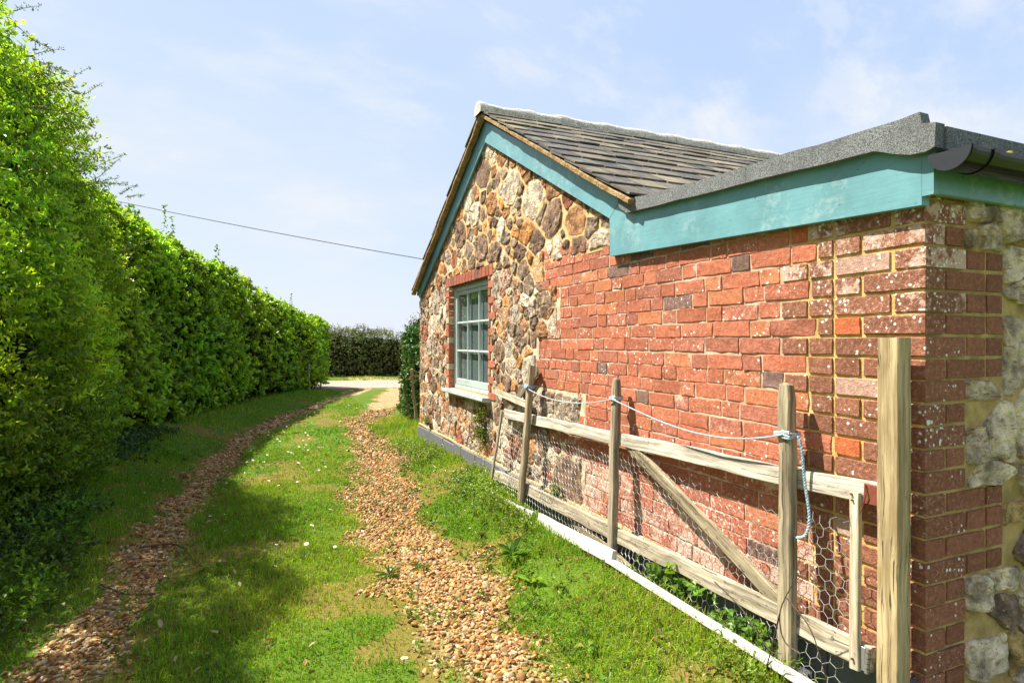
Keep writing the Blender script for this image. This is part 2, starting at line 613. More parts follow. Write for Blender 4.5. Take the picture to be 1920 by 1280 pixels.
def m_road():
    m, nt, b, _ = new_mat('road_gravel', 0.95, 0.1)
    p = pos(nt)
    vo = nd(nt, 'ShaderNodeTexVoronoi', 'Color', Vector=p, Scale=30.0)
    v = nd(nt, 'ShaderNodeSeparateColor', 'Red', Color=vo)
    n1 = noise(nt, p, 1.5, 5, 0.7)
    c = mixc(nt, v, (0.23, 0.175, 0.14), (0.41, 0.335, 0.285))
    c = mixc(nt, rng_(nt, n1, 0.5, 0.75, 0, 0.5), c, (0.22, 0.16, 0.10))
    nt.links.new(c, b.inputs['Base Color'])
    bump(nt, b, v, 0.6, 0.01)
    return m


def m_glass():
    m = bpy.data.materials.new('window_glass')
    m.use_nodes = True
    nt = m.node_tree
    nt.nodes.clear()
    out = nt.nodes.new('ShaderNodeOutputMaterial')
    bk = nd(nt, 'ShaderNodeNewGeometry', 'Backfacing')
    fr = nd(nt, 'ShaderNodeFresnel', 'Fac', IOR=math_(nt, 'SUBTRACT', 1.5, math_(nt, 'MULTIPLY', bk, 0.83333)))
    tr = nd(nt, 'ShaderNodeBsdfTransparent', 'BSDF', Color=(0.86, 0.92, 0.92, 1))
    gl = nd(nt, 'ShaderNodeBsdfGlossy', 'BSDF', Color=(1, 1, 1, 1), Roughness=0.02)
    mx = nt.nodes.new('ShaderNodeMixShader')
    nt.links.new(math_(nt, 'MULTIPLY', fr, 1.8), mx.inputs[0])
    nt.links.new(tr, mx.inputs[1])
    nt.links.new(gl, mx.inputs[2])
    nt.links.new(mx.outputs[0], out.inputs[0])
    return m


M = dict(
    brick=m_brick(), mortar=m_mortar(), stone=m_stone(), slate=m_slate(), felt=m_felt(),
    teal=m_teal('teal_paint', (0.138, 0.310, 0.352), 0.2),
    frame=m_teal('pale_teal_paint', (0.39, 0.47, 0.44), 0.12),
    ridge=m_crust('ridge_crust', (0.54, 0.50, 0.43), (0.76, 0.72, 0.65), (0.24, 0.20, 0.15)),
    verge=m_crust('verge_mortar', (0.26, 0.15, 0.06), (0.42, 0.31, 0.17), (0.14, 0.09, 0.05)),
    gutter=m_plain('gutter_plastic', (0.006, 0.007, 0.011), 0.25, 0.35, 0.2, 8),
    gutter_sunlit=m_plain('gutter_plastic_sunlit', (0.03, 0.031, 0.042), 0.3, 0.5, 0.2, 20),  # gutter plastic painted paler for the end face the sun hits
    plinth=m_plain('plinth_slate', (0.13, 0.135, 0.145), 0.75, 0.3, 0.45, 9),
    stake=m_wood('stake_wood', (0.16, 0.13, 0.09), (0.42, 0.36, 0.26), 0.38),
    rail=m_wood('rail_wood', (0.30, 0.26, 0.205), (0.62, 0.575, 0.49), 0.10, 0.8, 0.35),
    railmoss=m_wood('mossy_rail_wood', (0.22, 0.185, 0.125), (0.50, 0.44, 0.34), 0.30, 1.0, 0.8),
    post=m_wood('post_wood', (0.27, 0.20, 0.10), (0.54, 0.43, 0.25), 0.14, 1.0, 0.08, 1.0),
    white=m_plain('white_paint', (0.48, 0.47, 0.44), 0.6, 0.3, 0.3, 9),
    rust=m_plain('rusty_iron', (0.16, 0.045, 0.025), 0.9, 0.3, 0.5, 60),
    steel=m_plain('dull_steel', (0.28, 0.27, 0.26), 0.5, 0.5, 0.4, 40, 0.6),
    wire=m_plain('galvanised_wire', (0.42, 0.42, 0.42), 0.5, 0.5, 0.2, 60, 0.3),
    rope=m_attr('rope_fibre', 0.8, 0.2, 300, 0.3),
    cable=m_plain('cable_sheath', (0.03, 0.03, 0.035), 0.6, 0.3),
    twig=m_plain('twig_bark', (0.085, 0.06, 0.045), 0.9, 0.2, 0.4, 40),
    core=m_plain('hedge_block_core', (0.018, 0.022, 0.008), 1.0, 0.0, 0.5, 6),  # near-black colour of the solid cores added to block light
    leaf=m_leaf('hedge_leaf', 0.50, 0.36, 0.55), leaf_dull=m_leaf('dull_leaf', 0.25, 0.6, 0.25),
    ivy=m_leaf('ivy_leaf', 0.2, 0.48, 0.35), grass=m_leaf('grass_blade', 0.4, 0.6, 0.2),
    pebble=m_attr('pebble', 0.7, 0.3, 70, 0.3, 0.3), ground=m_ground(), road=m_road(), glass=m_glass(),
    blind=m_plain('blind_cloth', (0.17, 0.20, 0.21), 0.9, 0.1, 0.15, 3),
    dark=m_plain('dark_inside', (0.03, 0.03, 0.03), 0.9, 0.1),
    petal=m_attr('petal', 0.7, 0.2, 100, 0.05),
)

# ------------------------------------------------------------------ ground
TRY = np.array([-6, 0, 2.2, 2.9, 3.6, 4.3, 5.3, 9.76, 12.9, 15.0, 18.0])
TRX = np.array([0.92, 0.90, 0.93, 0.96, 0.92, 0.90, 1.04, 1.62, 2.4, 3.2, 4.4])
TRW = np.array([0.19, 0.19, 0.17, 0.17, 0.27, 0.29, 0.28, 0.24, 0.22, 0.4, 0.8])
TLY = np.array([-6, 0, 2.9, 3.87, 4.88, 6.64, 9.38, 11.8, 15.2, 18.0])
TLX = np.array([-1.1, -0.98, -0.81, -0.68, -0.65, -0.55, -0.22, 0.46, 1.84, 3.2])
HBX = np.array([-2.0, -1.95, -1.85, -1.85, -1.25, -0.70, 0.2, 1.1, 1.75, 1.75])
HBY = np.array([-6, 2.0, 5.0, 8.0, 10.8, 12.4, 14.6, 16.8, 18.0, 30])


def sstep(a, b, x):
    t = np.clip((x - a) / (b - a), 0, 1)
    return t * t * (3 - 2 * t)


def gravel(x, y):
    x, y = np.asarray(x, float), np.asarray(y, float)
    n = fbm(P3(x, y), 2.2, 3, 5) * 0.36 + vnoise(P3(x, y), 8.0, 9) * 0.22
    r = (np.interp(y, TRY, TRW) - np.abs(x - np.interp(y, TRY, TRX))) / 0.22 + n * 1.6
    l = (0.145 - np.abs(x - np.interp(y, TLY, TLX))) / 0.16 + n * 1.7
    D = x * SY + y * CY
    rd = (1.9 - np.abs(D - 19.0)) / 0.5 + n
    return np.clip(np.maximum(np.maximum(r, l), rd) * 0.5 + 0.5, 0, 1)


def gz(x, y):
    x, y = np.asarray(x, float), np.asarray(y, float)
    tr, tl = np.interp(y, TRY, TRX), np.interp(y, TLY, TLX)
    z = 0.135 * sstep(0.30, 0.95, x - tr) * (1 - sstep(8, 12, y))
    z = z - 0.11 * sstep(1.83, 1.94, x) * (1 - sstep(3.6, 4.6, y))
    hb = np.interp(y, HBY, HBX)
    z = z + 0.16 * sstep(0.20, 0.95, tl - x) * sstep(-30, -3, x) * (1 - sstep(15, 17.5, y))
    mid = np.clip(1 - np.abs(x - (tr + tl) / 2) / 0.75, 0, 1)
    z = z + 0.035 * mid
    far = sstep(30, 60, np.hypot(x, y))
    z = z + (fbm(P3(x, y), 0.9, 2, 3) * 0.012 + fbm(P3(x, y), 5, 2, 4) * 0.006) * (1 - far)
    return z


def axis(lo, hi, step, far):
    a = [lo]
    core = list(np.arange(lo, hi + 1e-6, step))
    up, s = [hi], step
    while up[-1] < far:
        s *= 1.35
        up.append(up[-1] + s)
    dn, s = [lo], step
    while dn[-1] > -far:
        s *= 1.35
        dn.append(dn[-1] - s)
    return np.array(dn[:0:-1] + core + up[1:])


gx = axis(-3.2, 4.6, 0.06, 600)
gy = axis(0.4, 25.0, 0.06, 600)
XX, YY = np.meshgrid(gx, gy, indexing='ij')
nx, ny = XX.shape
g_ = gravel(XX, YY)
n_ = fbm(P3(XX, YY), 1.3, 3, 21)
mossy = sstep(0.2, 0.7, fbm(P3(XX, YY), 1.9, 3, 141) * 0.6 + 0.75 * np.exp(-((g_ - 0.30) / 0.28) ** 2) - 0.12)
gcol = np.stack([g_, mossy, np.zeros_like(g_), np.ones_like(g_)], -1).reshape(-1, 4)
idx = np.arange(nx * ny).reshape(nx, ny)
gf = np.stack([idx[:-1, :-1], idx[1:, :-1], idx[1:, 1:], idx[:-1, 1:]], -1).reshape(-1, 4)
mb = MB()
mb.add(P3(XX, YY, gz(XX, YY)).reshape(-1, 3), gf, gcol)
structure(mb.build('ground', M['ground'], smooth=True))

# cross road at the end of the lane
mb = MB()
lat = np.linspace(-14, 30, 89)
dep = np.linspace(17.3, 20.7, 12)
LA, DE = np.meshgrid(lat, dep, indexing='ij')
DE = DE + np.sin(LA * 1.7)[:, :] * 0.10 * (np.abs(DE - 19) > 1.4)
RX, RY = DE * SY + LA * CY, DE * CY - LA * SY
idx = np.arange(LA.size).reshape(LA.shape)
mb.add(P3(RX, RY, gz(RX, RY) + 0.012).reshape(-1, 3), np.stack([idx[:-1, :-1], idx[1:, :-1], idx[1:, 1:], idx[:-1, 1:]], -1).reshape(-1, 4))
structure(mb.build('road', M['road'], smooth=True))

# ------------------------------------------------------------------ the building
WX, WY = 2.02, 1.25           # gable wall plane, near side wall plane
Z0, ZP = -0.05, 0.26          # below ground, plinth top


def fg(a, b, d):              # gable plane: a = y, b = z, d = proud of the wall
    return (WX - d, a, b)


def fs(a, b, d):              # side plane: a = x, b = z
    return (a, WY - d, b)


barn = empty('stone_outbuilding', (2.02, 4.6, 0.0), 'low stone and red brick outbuilding with slate gable roof and teal barge boards', 'building')


def ybrick(z):
    if z > 1.83: return 4.14
    if z > 1.46: return 3.92
    if z > 1.02: return 4.27
    if z > 0.80: return 3.56
    if z > 0.60: return 3.84
    return 3.55


def rake(y):                  # underside of the roof over the gable wall
    return 3.44 - 0.507 * abs(y - 5.22) if y > 5.22 else 3.44 - 0.53 * abs(y - 5.22)


def clip(poly, a, b, c):
    out = []
    n = len(poly)
    for i in range(n):
        p, q = poly[i], poly[(i + 1) % n]
        dp, dq = a * p[0] + b * p[1] - c, a * q[0] + b * q[1] - c
        if dp <= 0:
            out.append(p)
        if (dp < 0 < dq) or (dq < 0 < dp):
            t = dp / (dp - dq)
            out.append((p[0] + t * (q[0] - p[0]), p[1] + t * (q[1] - p[1])))
    return out


def make_stone(mb, poly, fn, h, col, gap, mi=0, rough=1.0):
    P = np.array(poly)
    c = P.mean(0)
    # walk the outline evenly
    d = np.linalg.norm(np.roll(P, -1, 0) - P, axis=1)
    L = np.concatenate([[0], np.cumsum(d)])
    if L[-1] < 0.12:
        return
    N = 36
    t = np.linspace(0, L[-1], N, endpoint=False)
    Pc = np.vstack([P, P[:1]])
    O = np.stack([np.interp(t, L, Pc[:, 0]), np.interp(t, L, Pc[:, 1])], -1)
    for _ in range(1):
        O = 0.2 * np.roll(O, 1, 0) + 0.6 * O + 0.2 * np.roll(O, -1, 0)
    rad = np.linalg.norm(O - c, axis=1)
    rmean = rad.mean()
    off = rnd.uniform(0, 99)
    wob = vnoise(np.column_stack([O * 1.0, np.full(N, off)]), 16, 3) * 0.13 + vnoise(np.column_stack([O, np.full(N, off)]), 38, 5) * 0.09 + vnoise(np.column_stack([O, np.full(N, off)]), 7, 4) * 0.10
    k = 1 - gap / max(rmean, 0.03) + wob * 0.8
    O = c + (O - c) * np.clip(k, 0.55, 1.02)[:, None]
    tilt = np.array([rnd.uniform(-1, 1), rnd.uniform(-1, 1)]) * h * 0.5 / max(rmean, 0.04)
    V, rings = [], [(1.0, -0.35), (0.985, 0.45), (0.94, 0.82), (0.78, 0.97), (0.55, 1.0), (0.30, 1.0)]
    for s, hh in rings:
        q = c + (O - c) * s
        z = hh * h + ((q - c) @ tilt) * (hh > 0.5)
        z = z + (vnoise(np.column_stack([q, np.full(N, off)]), 18, 7) * 0.7 + vnoise(np.column_stack([q, np.full(N, off)]), 45, 8) * 0.45) * h * rough * (hh > 0)
        V += [fn(q[i, 0], q[i, 1], z[i]) for i in range(N)]
    V.append(fn(c[0], c[1], h * 1.02))
    F = []
    for r in range(len(rings) - 1):
        for i in range(N):
            j = (i + 1) % N
            F.append((r * N + i, r * N + j, (r + 1) * N + j, (r + 1) * N + i))
    b = (len(rings) - 1) * N
    F += [(b + i, b + (i + 1) % N, len(V) - 1) for i in range(N)]
    mb.add(V, F, col, None, mi, True)


def stone_field(mb, box, inside, rects, halfs, fn, size, stretch, hrange, palette, gap, manual=()):
    """Irregular rubble: weighted cells grown around scattered seeds."""
    seeds = [(a, b, r) for a, b, r in manual]
    tries = 0
    while tries < 9000:
        tries += 1
        a, b = rnd.uniform(box[0], box[1]), rnd.uniform(box[2], box[3])
        if not inside(a, b):
            continue
        r = size(a, b) * rnd.choice((0.38, 0.5, 0.7, 0.9, 1.0, 1.2, 1.5))
        if all(((a - s[0]) / stretch) ** 2 + (b - s[1]) ** 2 > ((r + s[2]) * 0.86) ** 2 for s in seeds):
            seeds.append((a, b, r))
    A = np.array(seeds)
    for i, (a, b, r) in enumerate(seeds):
        w = r * 3.2
        poly = [(a - w * stretch, b - w), (a + w * stretch, b - w), (a + w * stretch, b + w), (a - w * stretch, b + w)]
        d = ((A[:, 0] - a) / stretch) ** 2 + (A[:, 1] - b) ** 2
        for j in np.argsort(d)[1:22]:
            a2, b2, r2 = A[j]
            # power bisector in stretched space
            nx_, nz_ = (a2 - a) / stretch, b2 - b
            m = 0.5 * (nx_ ** 2 + nz_ ** 2 + r * r - r2 * r2)
            poly = clip(poly, nx_ / stretch, nz_, m + nx_ / stretch * a + nz_ * b)
            if len(poly) < 3:
                break
        for (h0, h1, h2) in halfs:
            if len(poly) >= 3:
                poly = clip(poly, h0, h1, h2)
        for (y0, y1, z0, z1) in rects:
            if len(poly) < 3:
                break
            sep = [(y0 - a, (1, 0, y0)), (a - y1, (-1, 0, -y1)), (z0 - b, (0, 1, z0)), (b - z1, (0, -1, -z1))]
            sep.sort(key=lambda q: -q[0])
            if sep[0][0] > -0.02:
                poly = clip(poly, *sep[0][1])
        if len(poly) < 3:
            continue
        col = palette(a, b)
        make_stone(mb, poly, fn, rnd.uniform(*hrange), col, gap(a, b))


WIN = (5.29, 6.58, 0.865, 2.03)        # window opening y0 y1 z0 z1


def pal_gable(a, b):
    u = rnd.random()
    lich = 0.30 + 0.25 * rnd.random()
    if b < 2.0:
        lich = rnd.uniform(0.45, 0.85)
    if u < 0.36: c = (0.165, 0.118, 0.088)
    elif u < 0.52: c = (0.20, 0.168, 0.135)
    elif u < 0.70: c = (0.27, 0.145, 0.068)
    elif u < 0.80: c = (0.22, 0.085, 0.05)
    elif u < 0.93: c = (0.50, 0.45, 0.36)
    else: c = (0.40, 0.20, 0.07)
    k = rnd.uniform(0.95, 1.5)
    return (min(c[0] * k, .6), min(c[1] * k, .55), min(c[2] * k, .46), lich)


def grid_wall(mb, fn, a0, a1, b0, b1, step, keep, d0, amp, colf, mi):
    na, nb = int((a1 - a0) / step) + 1, int((b1 - b0) / step) + 1
    A, B = np.meshgrid(np.linspace(a0, a1, na), np.linspace(b0, b1, nb), indexing='ij')
    dd = d0 + fbm(P3(A, B, A * 0 + 3), 6, 3, 31) * amp
    V = np.stack([np.array(fn(A, B, dd)[0]) + 0 * A, np.array(fn(A, B, dd)[1]) + 0 * A, np.array(fn(A, B, dd)[2]) + 0 * A], -1).reshape(-1, 3)
    idx = np.arange(na * nb).reshape(na, nb)
    F = np.stack([idx[:-1, :-1], idx[:-1, 1:], idx[1:, 1:], idx[1:, :-1]], -1).reshape(-1, 4)
    ca, cb = ((A[:-1, :-1] + A[1:, 1:]) / 2).ravel(), ((B[:-1, :-1] + B[1:, 1:]) / 2).ravel()
    F = F[np.array([keep(x, y) for x, y in zip(ca, cb)])]
    C = np.array([colf(x, y) for x, y in zip(A.ravel(), B.ravel())])
    mb.add(V, F, C, None, mi)


# --- stone gable wall
mb = MB()
brects = [(1.0, 4.14, 1.83, 2.03), (1.0, 3.92, 1.46, 1.83), (1.0, 4.27, 1.02, 1.46), (1.0, 3.56, 0.80, 1.02), (1.0, 3.84, 0.60, 0.80), (1.0, 3.55, -0.1, 0.60)]
wrect = (WIN[0] - 0.10, WIN[1] + 0.09, WIN[2] - 0.08, WIN[3] + 0.11)


def in_stone(a, b):
    if a > 7.95 or b < ZP or b > rake(a) - 0.01 or a < 2.98:
        return False
    if wrect[0] < a < wrect[1] and wrect[2] < b < wrect[3]:
        return False
    return all(not (r[0] < a < r[1] and r[2] - 0.02 < b < r[3] + 0.02) for r in brects)


stone_field(mb, (2.9, 8.0, 0.2, 3.6), in_stone, [(r[0], r[1] - 0.05, r[2], r[3] - 0.03) for r in brects] + [wrect],
            [(1, 0, 7.96), (0, -1, -0.25), (0.507, 1, 3.46 + 0.507 * 5.22), (-0.53, 1, 3.46 - 0.53 * 5.22), (-1, 0, -2.98)],
            fg, lambda a, b: 0.098 if b > 2.0 else 0.082, 1.35, (0.006, 0.016), pal_gable,
            lambda a, b: (0.0095 if b > 2.0 else 0.002) + abs(rnd.gauss(0, 0.006)),
            [(3.74, 0.90, 0.13), (3.70, 0.42, 0.16), (3.60, 2.25, 0.12), (4.3, 2.55, 0.16), (4.75, 2.75, 0.15), (3.95, 2.32, 0.12), (4.1, 1.70, 0.1)])


def mcol(a, b):
    n = vnoise(np.array([a, b, 0.0]), 2.2, 41)
    if b > 1.95:
        return (0.60, 0.43, 0.21, 1)
    t = 0.5 + 0.5 * n
    return (0.50 + 0.12 * t, 0.40 + 0.14 * t, 0.24 + 0.18 * t, 1)


def keep_stone(a, b):
    return a < 7.96 and b < rake(a) + 0.03 and not (WIN[0] - 0.02 < a < WIN[1] + 0.02 and WIN[2] - 0.03 < b < WIN[3] + 0.03)


grid_wall(mb, fg, 2.96, 7.96, 0.05, 3.52, 0.045, lambda a, b: keep_stone(a, b) and not (b < 2.0 and a < ybrick(b) - 0.1), 0.002, 0.0032, mcol, 1)
# far return wall
for k in range(24):
    z = ZP + k * 0.08
mb.box((WX + 0.004, 7.90, Z0), (8.0, 7.955, 2.05), (0.4, 0.32, 0.2, 1), 1)
mb.build('stone_wall', [M['stone'], M['mortar']], barn, smooth=True)


# --- brickwork
def brick(mb, fn, a0, a1, b0, b1, proud, col, wear=0.003, mi=0):
    U = np.array([0, 0.015, 0.10, 0.3, 0.5, 0.7, 0.9, 0.985, 1.0])
    V_ = np.array([0, 0.045, 0.22, 0.5, 0.78, 0.955, 1.0])
    A, B = np.meshgrid(a0 + (a1 - a0) * U, b0 + (b1 - b0) * V_, indexing='ij')
    off = rnd.uniform(0, 99)
    q = P3(A, B, A * 0 + off)
    A2 = A + vnoise(q, 30, 1) * wear
    B2 = B + vnoise(q, 30, 2) * wear
    e = np.ones_like(A)
    e[0, :] = e[-1, :] = -1.2
    e[:, 0] = e[:, -1] = -1.2
    tl = rnd.uniform(-0.4, 0.4)
    D = proud * e + (vnoise(q, 22, 3) * 0.0022 + (U[:, None] - 0.5) * tl * 0.006) * (e > 0) * (wear / 0.003)
    x, y, z = fn(A2, B2, D)
    V = np.stack([x + 0 * A, y + 0 * A, z + 0 * A], -1).reshape(-1, 3)
    idx = np.arange(A.size).reshape(A.shape)
    F = np.stack([idx[:-1, :-1], idx[:-1, 1:], idx[1:, 1:], idx[1:, :-1]], -1).reshape(-1, 4)
    mb.add(V, F, col, None, mi, True)


def old_red(z, y):
    u = rnd.random()
    if u < 0.62: c = (0.43, 0.140, 0.078)
    elif u < 0.84: c = (0.38, 0.135, 0.085)
    elif u < 0.93: c = (0.47, 0.165, 0.078)
    else: c = (0.19, 0.115, 0.095)
    k = rnd.uniform(0.82, 1.15)
    bloom = 0.46 + 0.45 * float(sstep(1.0, 0.35, z)) + rnd.uniform(-0.25, 0.25)
    return (c[0] * k, c[1] * k, c[2] * k, max(0.05, min(1, bloom)))


def dark_red(z, lich=None):
    k = rnd.uniform(0.85, 1.15)
    l = (0.45 + 0.5 * float(sstep(1.2, 1.9, z)) + rnd.uniform(-0.15, 0.2)) if lich is None else lich
    return (0.245 * k, 0.102 * k, 0.060 * k, min(1, l))


mb = MB()
PITCH = 0.0752
nc = 29
quoin_edge = {}
for k in range(nc):
    z0 = -0.08 + k * PITCH
    z1 = z0 + 0.066
    zm = (z0 + z1) / 2
    if zm > 2.06:
        break
    first_st = k % 2 == 0
    y = WY + (0.215 if first_st else 0.1025) + 0.010
    # corner brick, seen on both faces
    L = 0.215 if first_st else 0.1025
    T = 0.1025 if first_st else 0.215
    mb.bar((WX - 0.0055 + T / 2, WY - 0.0055, zm), (WX - 0.0055 + T / 2, WY - 0.0055 + L, zm), T, 0.066, (0, 0, 1), 0.004, 6, 0.0015, dark_red(zm))
    ye = 1.80 + rnd.uniform(-0.03, 0.03) if k % 2 else 1.66 + rnd.uniform(-0.05, 0.05)
    seq = 0
    while y < ye - 0.05:
        w = 0.215 if (seq % 2 == (0 if not first_st else 1)) else 0.1025
        if y + w > ye:
            w = max(0.06, ye - y)
        c = dark_red(zm)
        if rnd.random() < 0.10:
            c = (0.44, 0.28, 0.22, 0.5)
        elif rnd.random() < 0.06:
            c = (0.50, 0.13, 0.05, 0.3)
        brick(mb, fg, y, y + w, z0, z1, 0.0055, c, 0.0018)
        y += w + 0.011
        seq += 1
    quoin_edge[k] = y
    yb = ybrick(zm) + rnd.uniform(0.0, 0.075)
    zj = rnd.uniform(-0.004, 0.004)
    flem = rnd.random() < 0.6
    seq = rnd.randint(0, 1)
    y += 0.004
    while y < yb - 0.05:
        w = 0.222 if (seq % 2 == 0 or (not flem and rnd.random() < 0.7)) else 0.108
        w *= rnd.uniform(0.95, 1.05)
        if yb - (y + w) < 0.06:
            w = yb - y
        j = rnd.uniform(-0.003, 0.003)
        brick(mb, fg, y, y + w, z0 - 0.0026 + zj * math.sin(y * 2) + j, z1 + 0.0022 + zj * math.sin(y * 2) + j, rnd.uniform(0.0012, 0.0042), old_red(zm, y), 0.0042)
        y += w + 0.0065
        seq += 1


def bmcol(a, b):
    q = float(sstep(1.68, 1.86, a + 0.05 * math.sin(b * 40)))
    n = 0.5 + 0.5 * float(vnoise(np.array([a, b, 5.0]), 5, 3))
    ye, pa = (0.60, 0.41, 0.15), (0.46 + 0.1 * n, 0.32 + 0.1 * n, 0.22 + 0.1 * n)
    return tuple(ye[i] * (1 - q) + pa[i] * q for i in range(3)) + (1,)


grid_wall(mb, fg, WY, 4.34, -0.08, 2.06, 0.03, lambda a, b: a < ybrick(b) + 0.10, -0.0012, 0.0009, bmcol, 1)
mb.build('brick_wall', [M['brick'], M['mortar']], barn, smooth=True)

# --- near side wall: toothed brick quoin and rubble
mb = MB()
srects = []
for k in range(nc):
    z0 = -0.08 + k * PITCH
    z1 = z0 + 0.066
    zm = (z0 + z1) / 2
    if zm > 1.93:
        break
    wide = (1.28 < zm < 1.72) or (0.58 < zm < 0.92)
    xe = 2.445 if wide else 2.225
    srects.append((1.9, xe, z0 - 0.008, z1 + 0.002))
    x = WX - 0.0055 + (0.1025 if k % 2 == 0 else 0.215) + 0.011
    seq = 0
    while x < xe - 0.05:
        w = 0.215 if ((seq % 2 == 0) == (k % 2 == 0)) else 0.1025
        if xe - (x + w) < 0.05:
            w = xe - x
        brick(mb, fs, x, x + w, z0, z1, 0.0055, dark_red(zm, 0.22 + rnd.uniform(-0.1, 0.12)), 0.0018)
        x += w + 0.011
        seq += 1


def pal_side(a, b):
    u = rnd.random()
    if b > 1.5 or u < 0.55:
        c = (0.50, 0.45, 0.35)
    elif u < 0.75:
        c = (0.20, 0.16, 0.13)
    else:
        c = (0.36, 0.27, 0.12)
    k = rnd.uniform(0.8, 1.15)
    return (c[0] * k, c[1] * k, c[2] * k, rnd.uniform(0.2, 0.6))


def in_side(a, b):
    return all(not (r[0] < a < r[1] + 0.02 and r[2] - 0.01 < b < r[3] + 0.01) for r in srects)


stone_field(mb, (2.0, 6.0, 0.0, 1.93), in_side, srects, [(0, 1, 1.92), (0, -1, 0.08)], fs, lambda a, b: 0.13, 1.15, (0.012, 0.026), pal_side, lambda a, b: 0.005)
grid_wall(mb, fs, WX, 8.0, -0.08, 1.95, 0.04, lambda a, b: True, 0.0, 0.003, lambda a, b: (0.40, 0.29, 0.12, 1), 1)
mb.build('side_wall', [M['brick'], M['mortar'], M['stone']], barn, smooth=True)
sw = bpy.data.objects['side_wall']
# rubble pieces on the side wall take the stone material
me = sw.data
zi = np.zeros(len(me.polygons), np.int32)
me.polygons.foreach_get('material_index', zi)
tot = 0
for (fl, tt), mm in zip(mb.f, mb.m):
    if len(tt) == 36 * 5 + 36:
        zi[tot:tot + len(tt)] = 2
    tot += len(tt)
me.polygons.foreach_set('material_index', zi)

# --- closed inside so no light passes behind the walls
mb = MB()
prof = [(1.30, Z0), (1.30, 1.98), (2.9, 2.08), (5.22, 3.36), (7.88, 1.98), (7.88, Z0)]
mb.prism(prof, lambda a, b, d: (d, a, b), 2.32, 8.0)
mb.build('inner_wall', M['dark'], barn)

# --- plinth slabs
mb = MB()
y = 1.26
while y < 7.96:
    w = min(rnd.uniform(0.22, 0.46), 7.965 - y)
    if w < 0.06:
        break
    zt = ZP + rnd.uniform(-0.02, 0.012)
    k = rnd.uniform(0.75, 1.3)
    mb.bar((WX - 0.020 + rnd.uniform(-0.006, 0.004), y + 0.003, (zt + Z0) / 2), (WX - 0.020, y + w - 0.003, (zt + Z0) / 2), 0.05, zt - Z0, (0, 0, 1), 0.006, 4, 0.003)
    y += w
mb.build('plinth', M['plinth'], barn)
# mortar fillet and moss on the plinth
mb = MB()
pts = [(WX - 0.012, yy, ZP + 0.004 + 0.004 * math.sin(yy * 5)) for yy in np.arange(1.3, 7.95, 0.08)]
mb.tube(pts, 0.019, 6)
mb.build('plinth_fillet', m_crust('fillet_mortar', (0.36, 0.27, 0.13), (0.46, 0.37, 0.22), (0.26, 0.19, 0.03)), barn, smooth=True)

# --- window
y0, y1, z0, z1 = WIN
mb = MB()
n = 15
for i in range(n):                                     # soldier arch
    a0 = 5.17 + i * (1.53 / n)
    c = old_red(1.4, 0)
    brick(mb, fg, a0, a0 + 1.53 / n - 0.009, z1 + 0.002, z1 + 0.112, 0.012, (c[0] * 0.85, c[1] * 0.8, c[2] * 0.8, 0.25), 0.002)
for side in (0, 1):
    zz, k = z0 - 0.02, 0
    while zz < z1 - 0.03:
        w = 0.06 if k % 2 else 0.16
        w += rnd.uniform(-0.02, 0.03)
        if side:
            w = min(w, 0.11)
        c = old_red(1.0, 0) if rnd.random() < 0.85 else (0.5, 0.42, 0.3, 0.3)
        if rnd.random() < 0.15:
            c = (0.55, 0.17, 0.06, 0.1)
        h = min(0.068, z1 - zz)
        if side == 0:
            brick(mb, fg, y0 - w, y0 + 0.002, zz, zz + h, 0.012, c, 0.003)
        else:
            brick(mb, fg, y1 - 0.002, y1 + w, zz, zz + h, 0.012, c, 0.003)
            brick(mb, lambda a, b, d: (a, y1 - d, b), WX - 0.010, WX + 0.12, zz, zz + h, 0.004, c, 0.002)
        zz += 0.0765
        k += 1
# reveals
mb.box((WX - 0.002, y1 + 0.001, z0 - 0.05), (2.33, y1 + 0.04, z1 + 0.05), (0.38, 0.27, 0.13, 1), 1)
mb.box((WX - 0.002, y0 - 0.04, z0 - 0.05), (2.33, y0 - 0.001, z1 + 0.05), (0.42, 0.30, 0.16, 1), 1)
mb.box((WX - 0.001, y0 - 0.035, z1 + 0.001), (2.33, y1 + 0.035, z1 + 0.045), (0.2, 0.1, 0.07, 1), 1)
mb.box((WX + 0.004, y0 - 0.035, z0 - 0.06), (2.33, y1 + 0.035, z0 - 0.002), (0.42, 0.30, 0.16, 1), 1)
mb.build('window_surround', [M['brick'], M['mortar']], barn, smooth=True)

FX = 2.075
win = MB()
fw = 0.055
win.bar((FX + 0.02, y0 + fw / 2, z0), (FX + 0.02, y0 + fw / 2, z1), 0.05, fw, (0, 1, 0), 0.004, 2)
win.bar((FX + 0.02, y1 - fw / 2, z0), (FX + 0.02, y1 - fw / 2, z1), 0.05, fw, (0, 1, 0), 0.004, 2)
win.bar((FX + 0.02, y0 + fw, z1 - 0.03), (FX + 0.02, y1 - fw, z1 - 0.03), 0.05, 0.06, (0, 0, 1), 0.004, 2)
win.bar((FX + 0.02, y0 + fw, z0 + 0.02), (FX + 0.02, y1 - fw, z0 + 0.02), 0.05, 0.04, (0, 0, 1), 0.004, 2)
window = win.build('window_frame', M['frame'], barn)
sa = MB()
sy0, sy1, sz0, sz1 = y0 + fw + 0.003, y1 - fw - 0.003, z0 + 0.043, z1 - 0.063
sx = FX + 0.022
for yy in (sy0 + 0.02, sy1 - 0.02):
    sa.bar((sx, yy, sz0), (sx, yy, sz1), 0.036, 0.04, (0, 1, 0), 0.006, 2)
sa.bar((sx, sy0 + 0.04, sz1 - 0.02), (sx, sy1 - 0.04, sz1 - 0.02), 0.036, 0.04, (0, 0, 1), 0.006, 2)
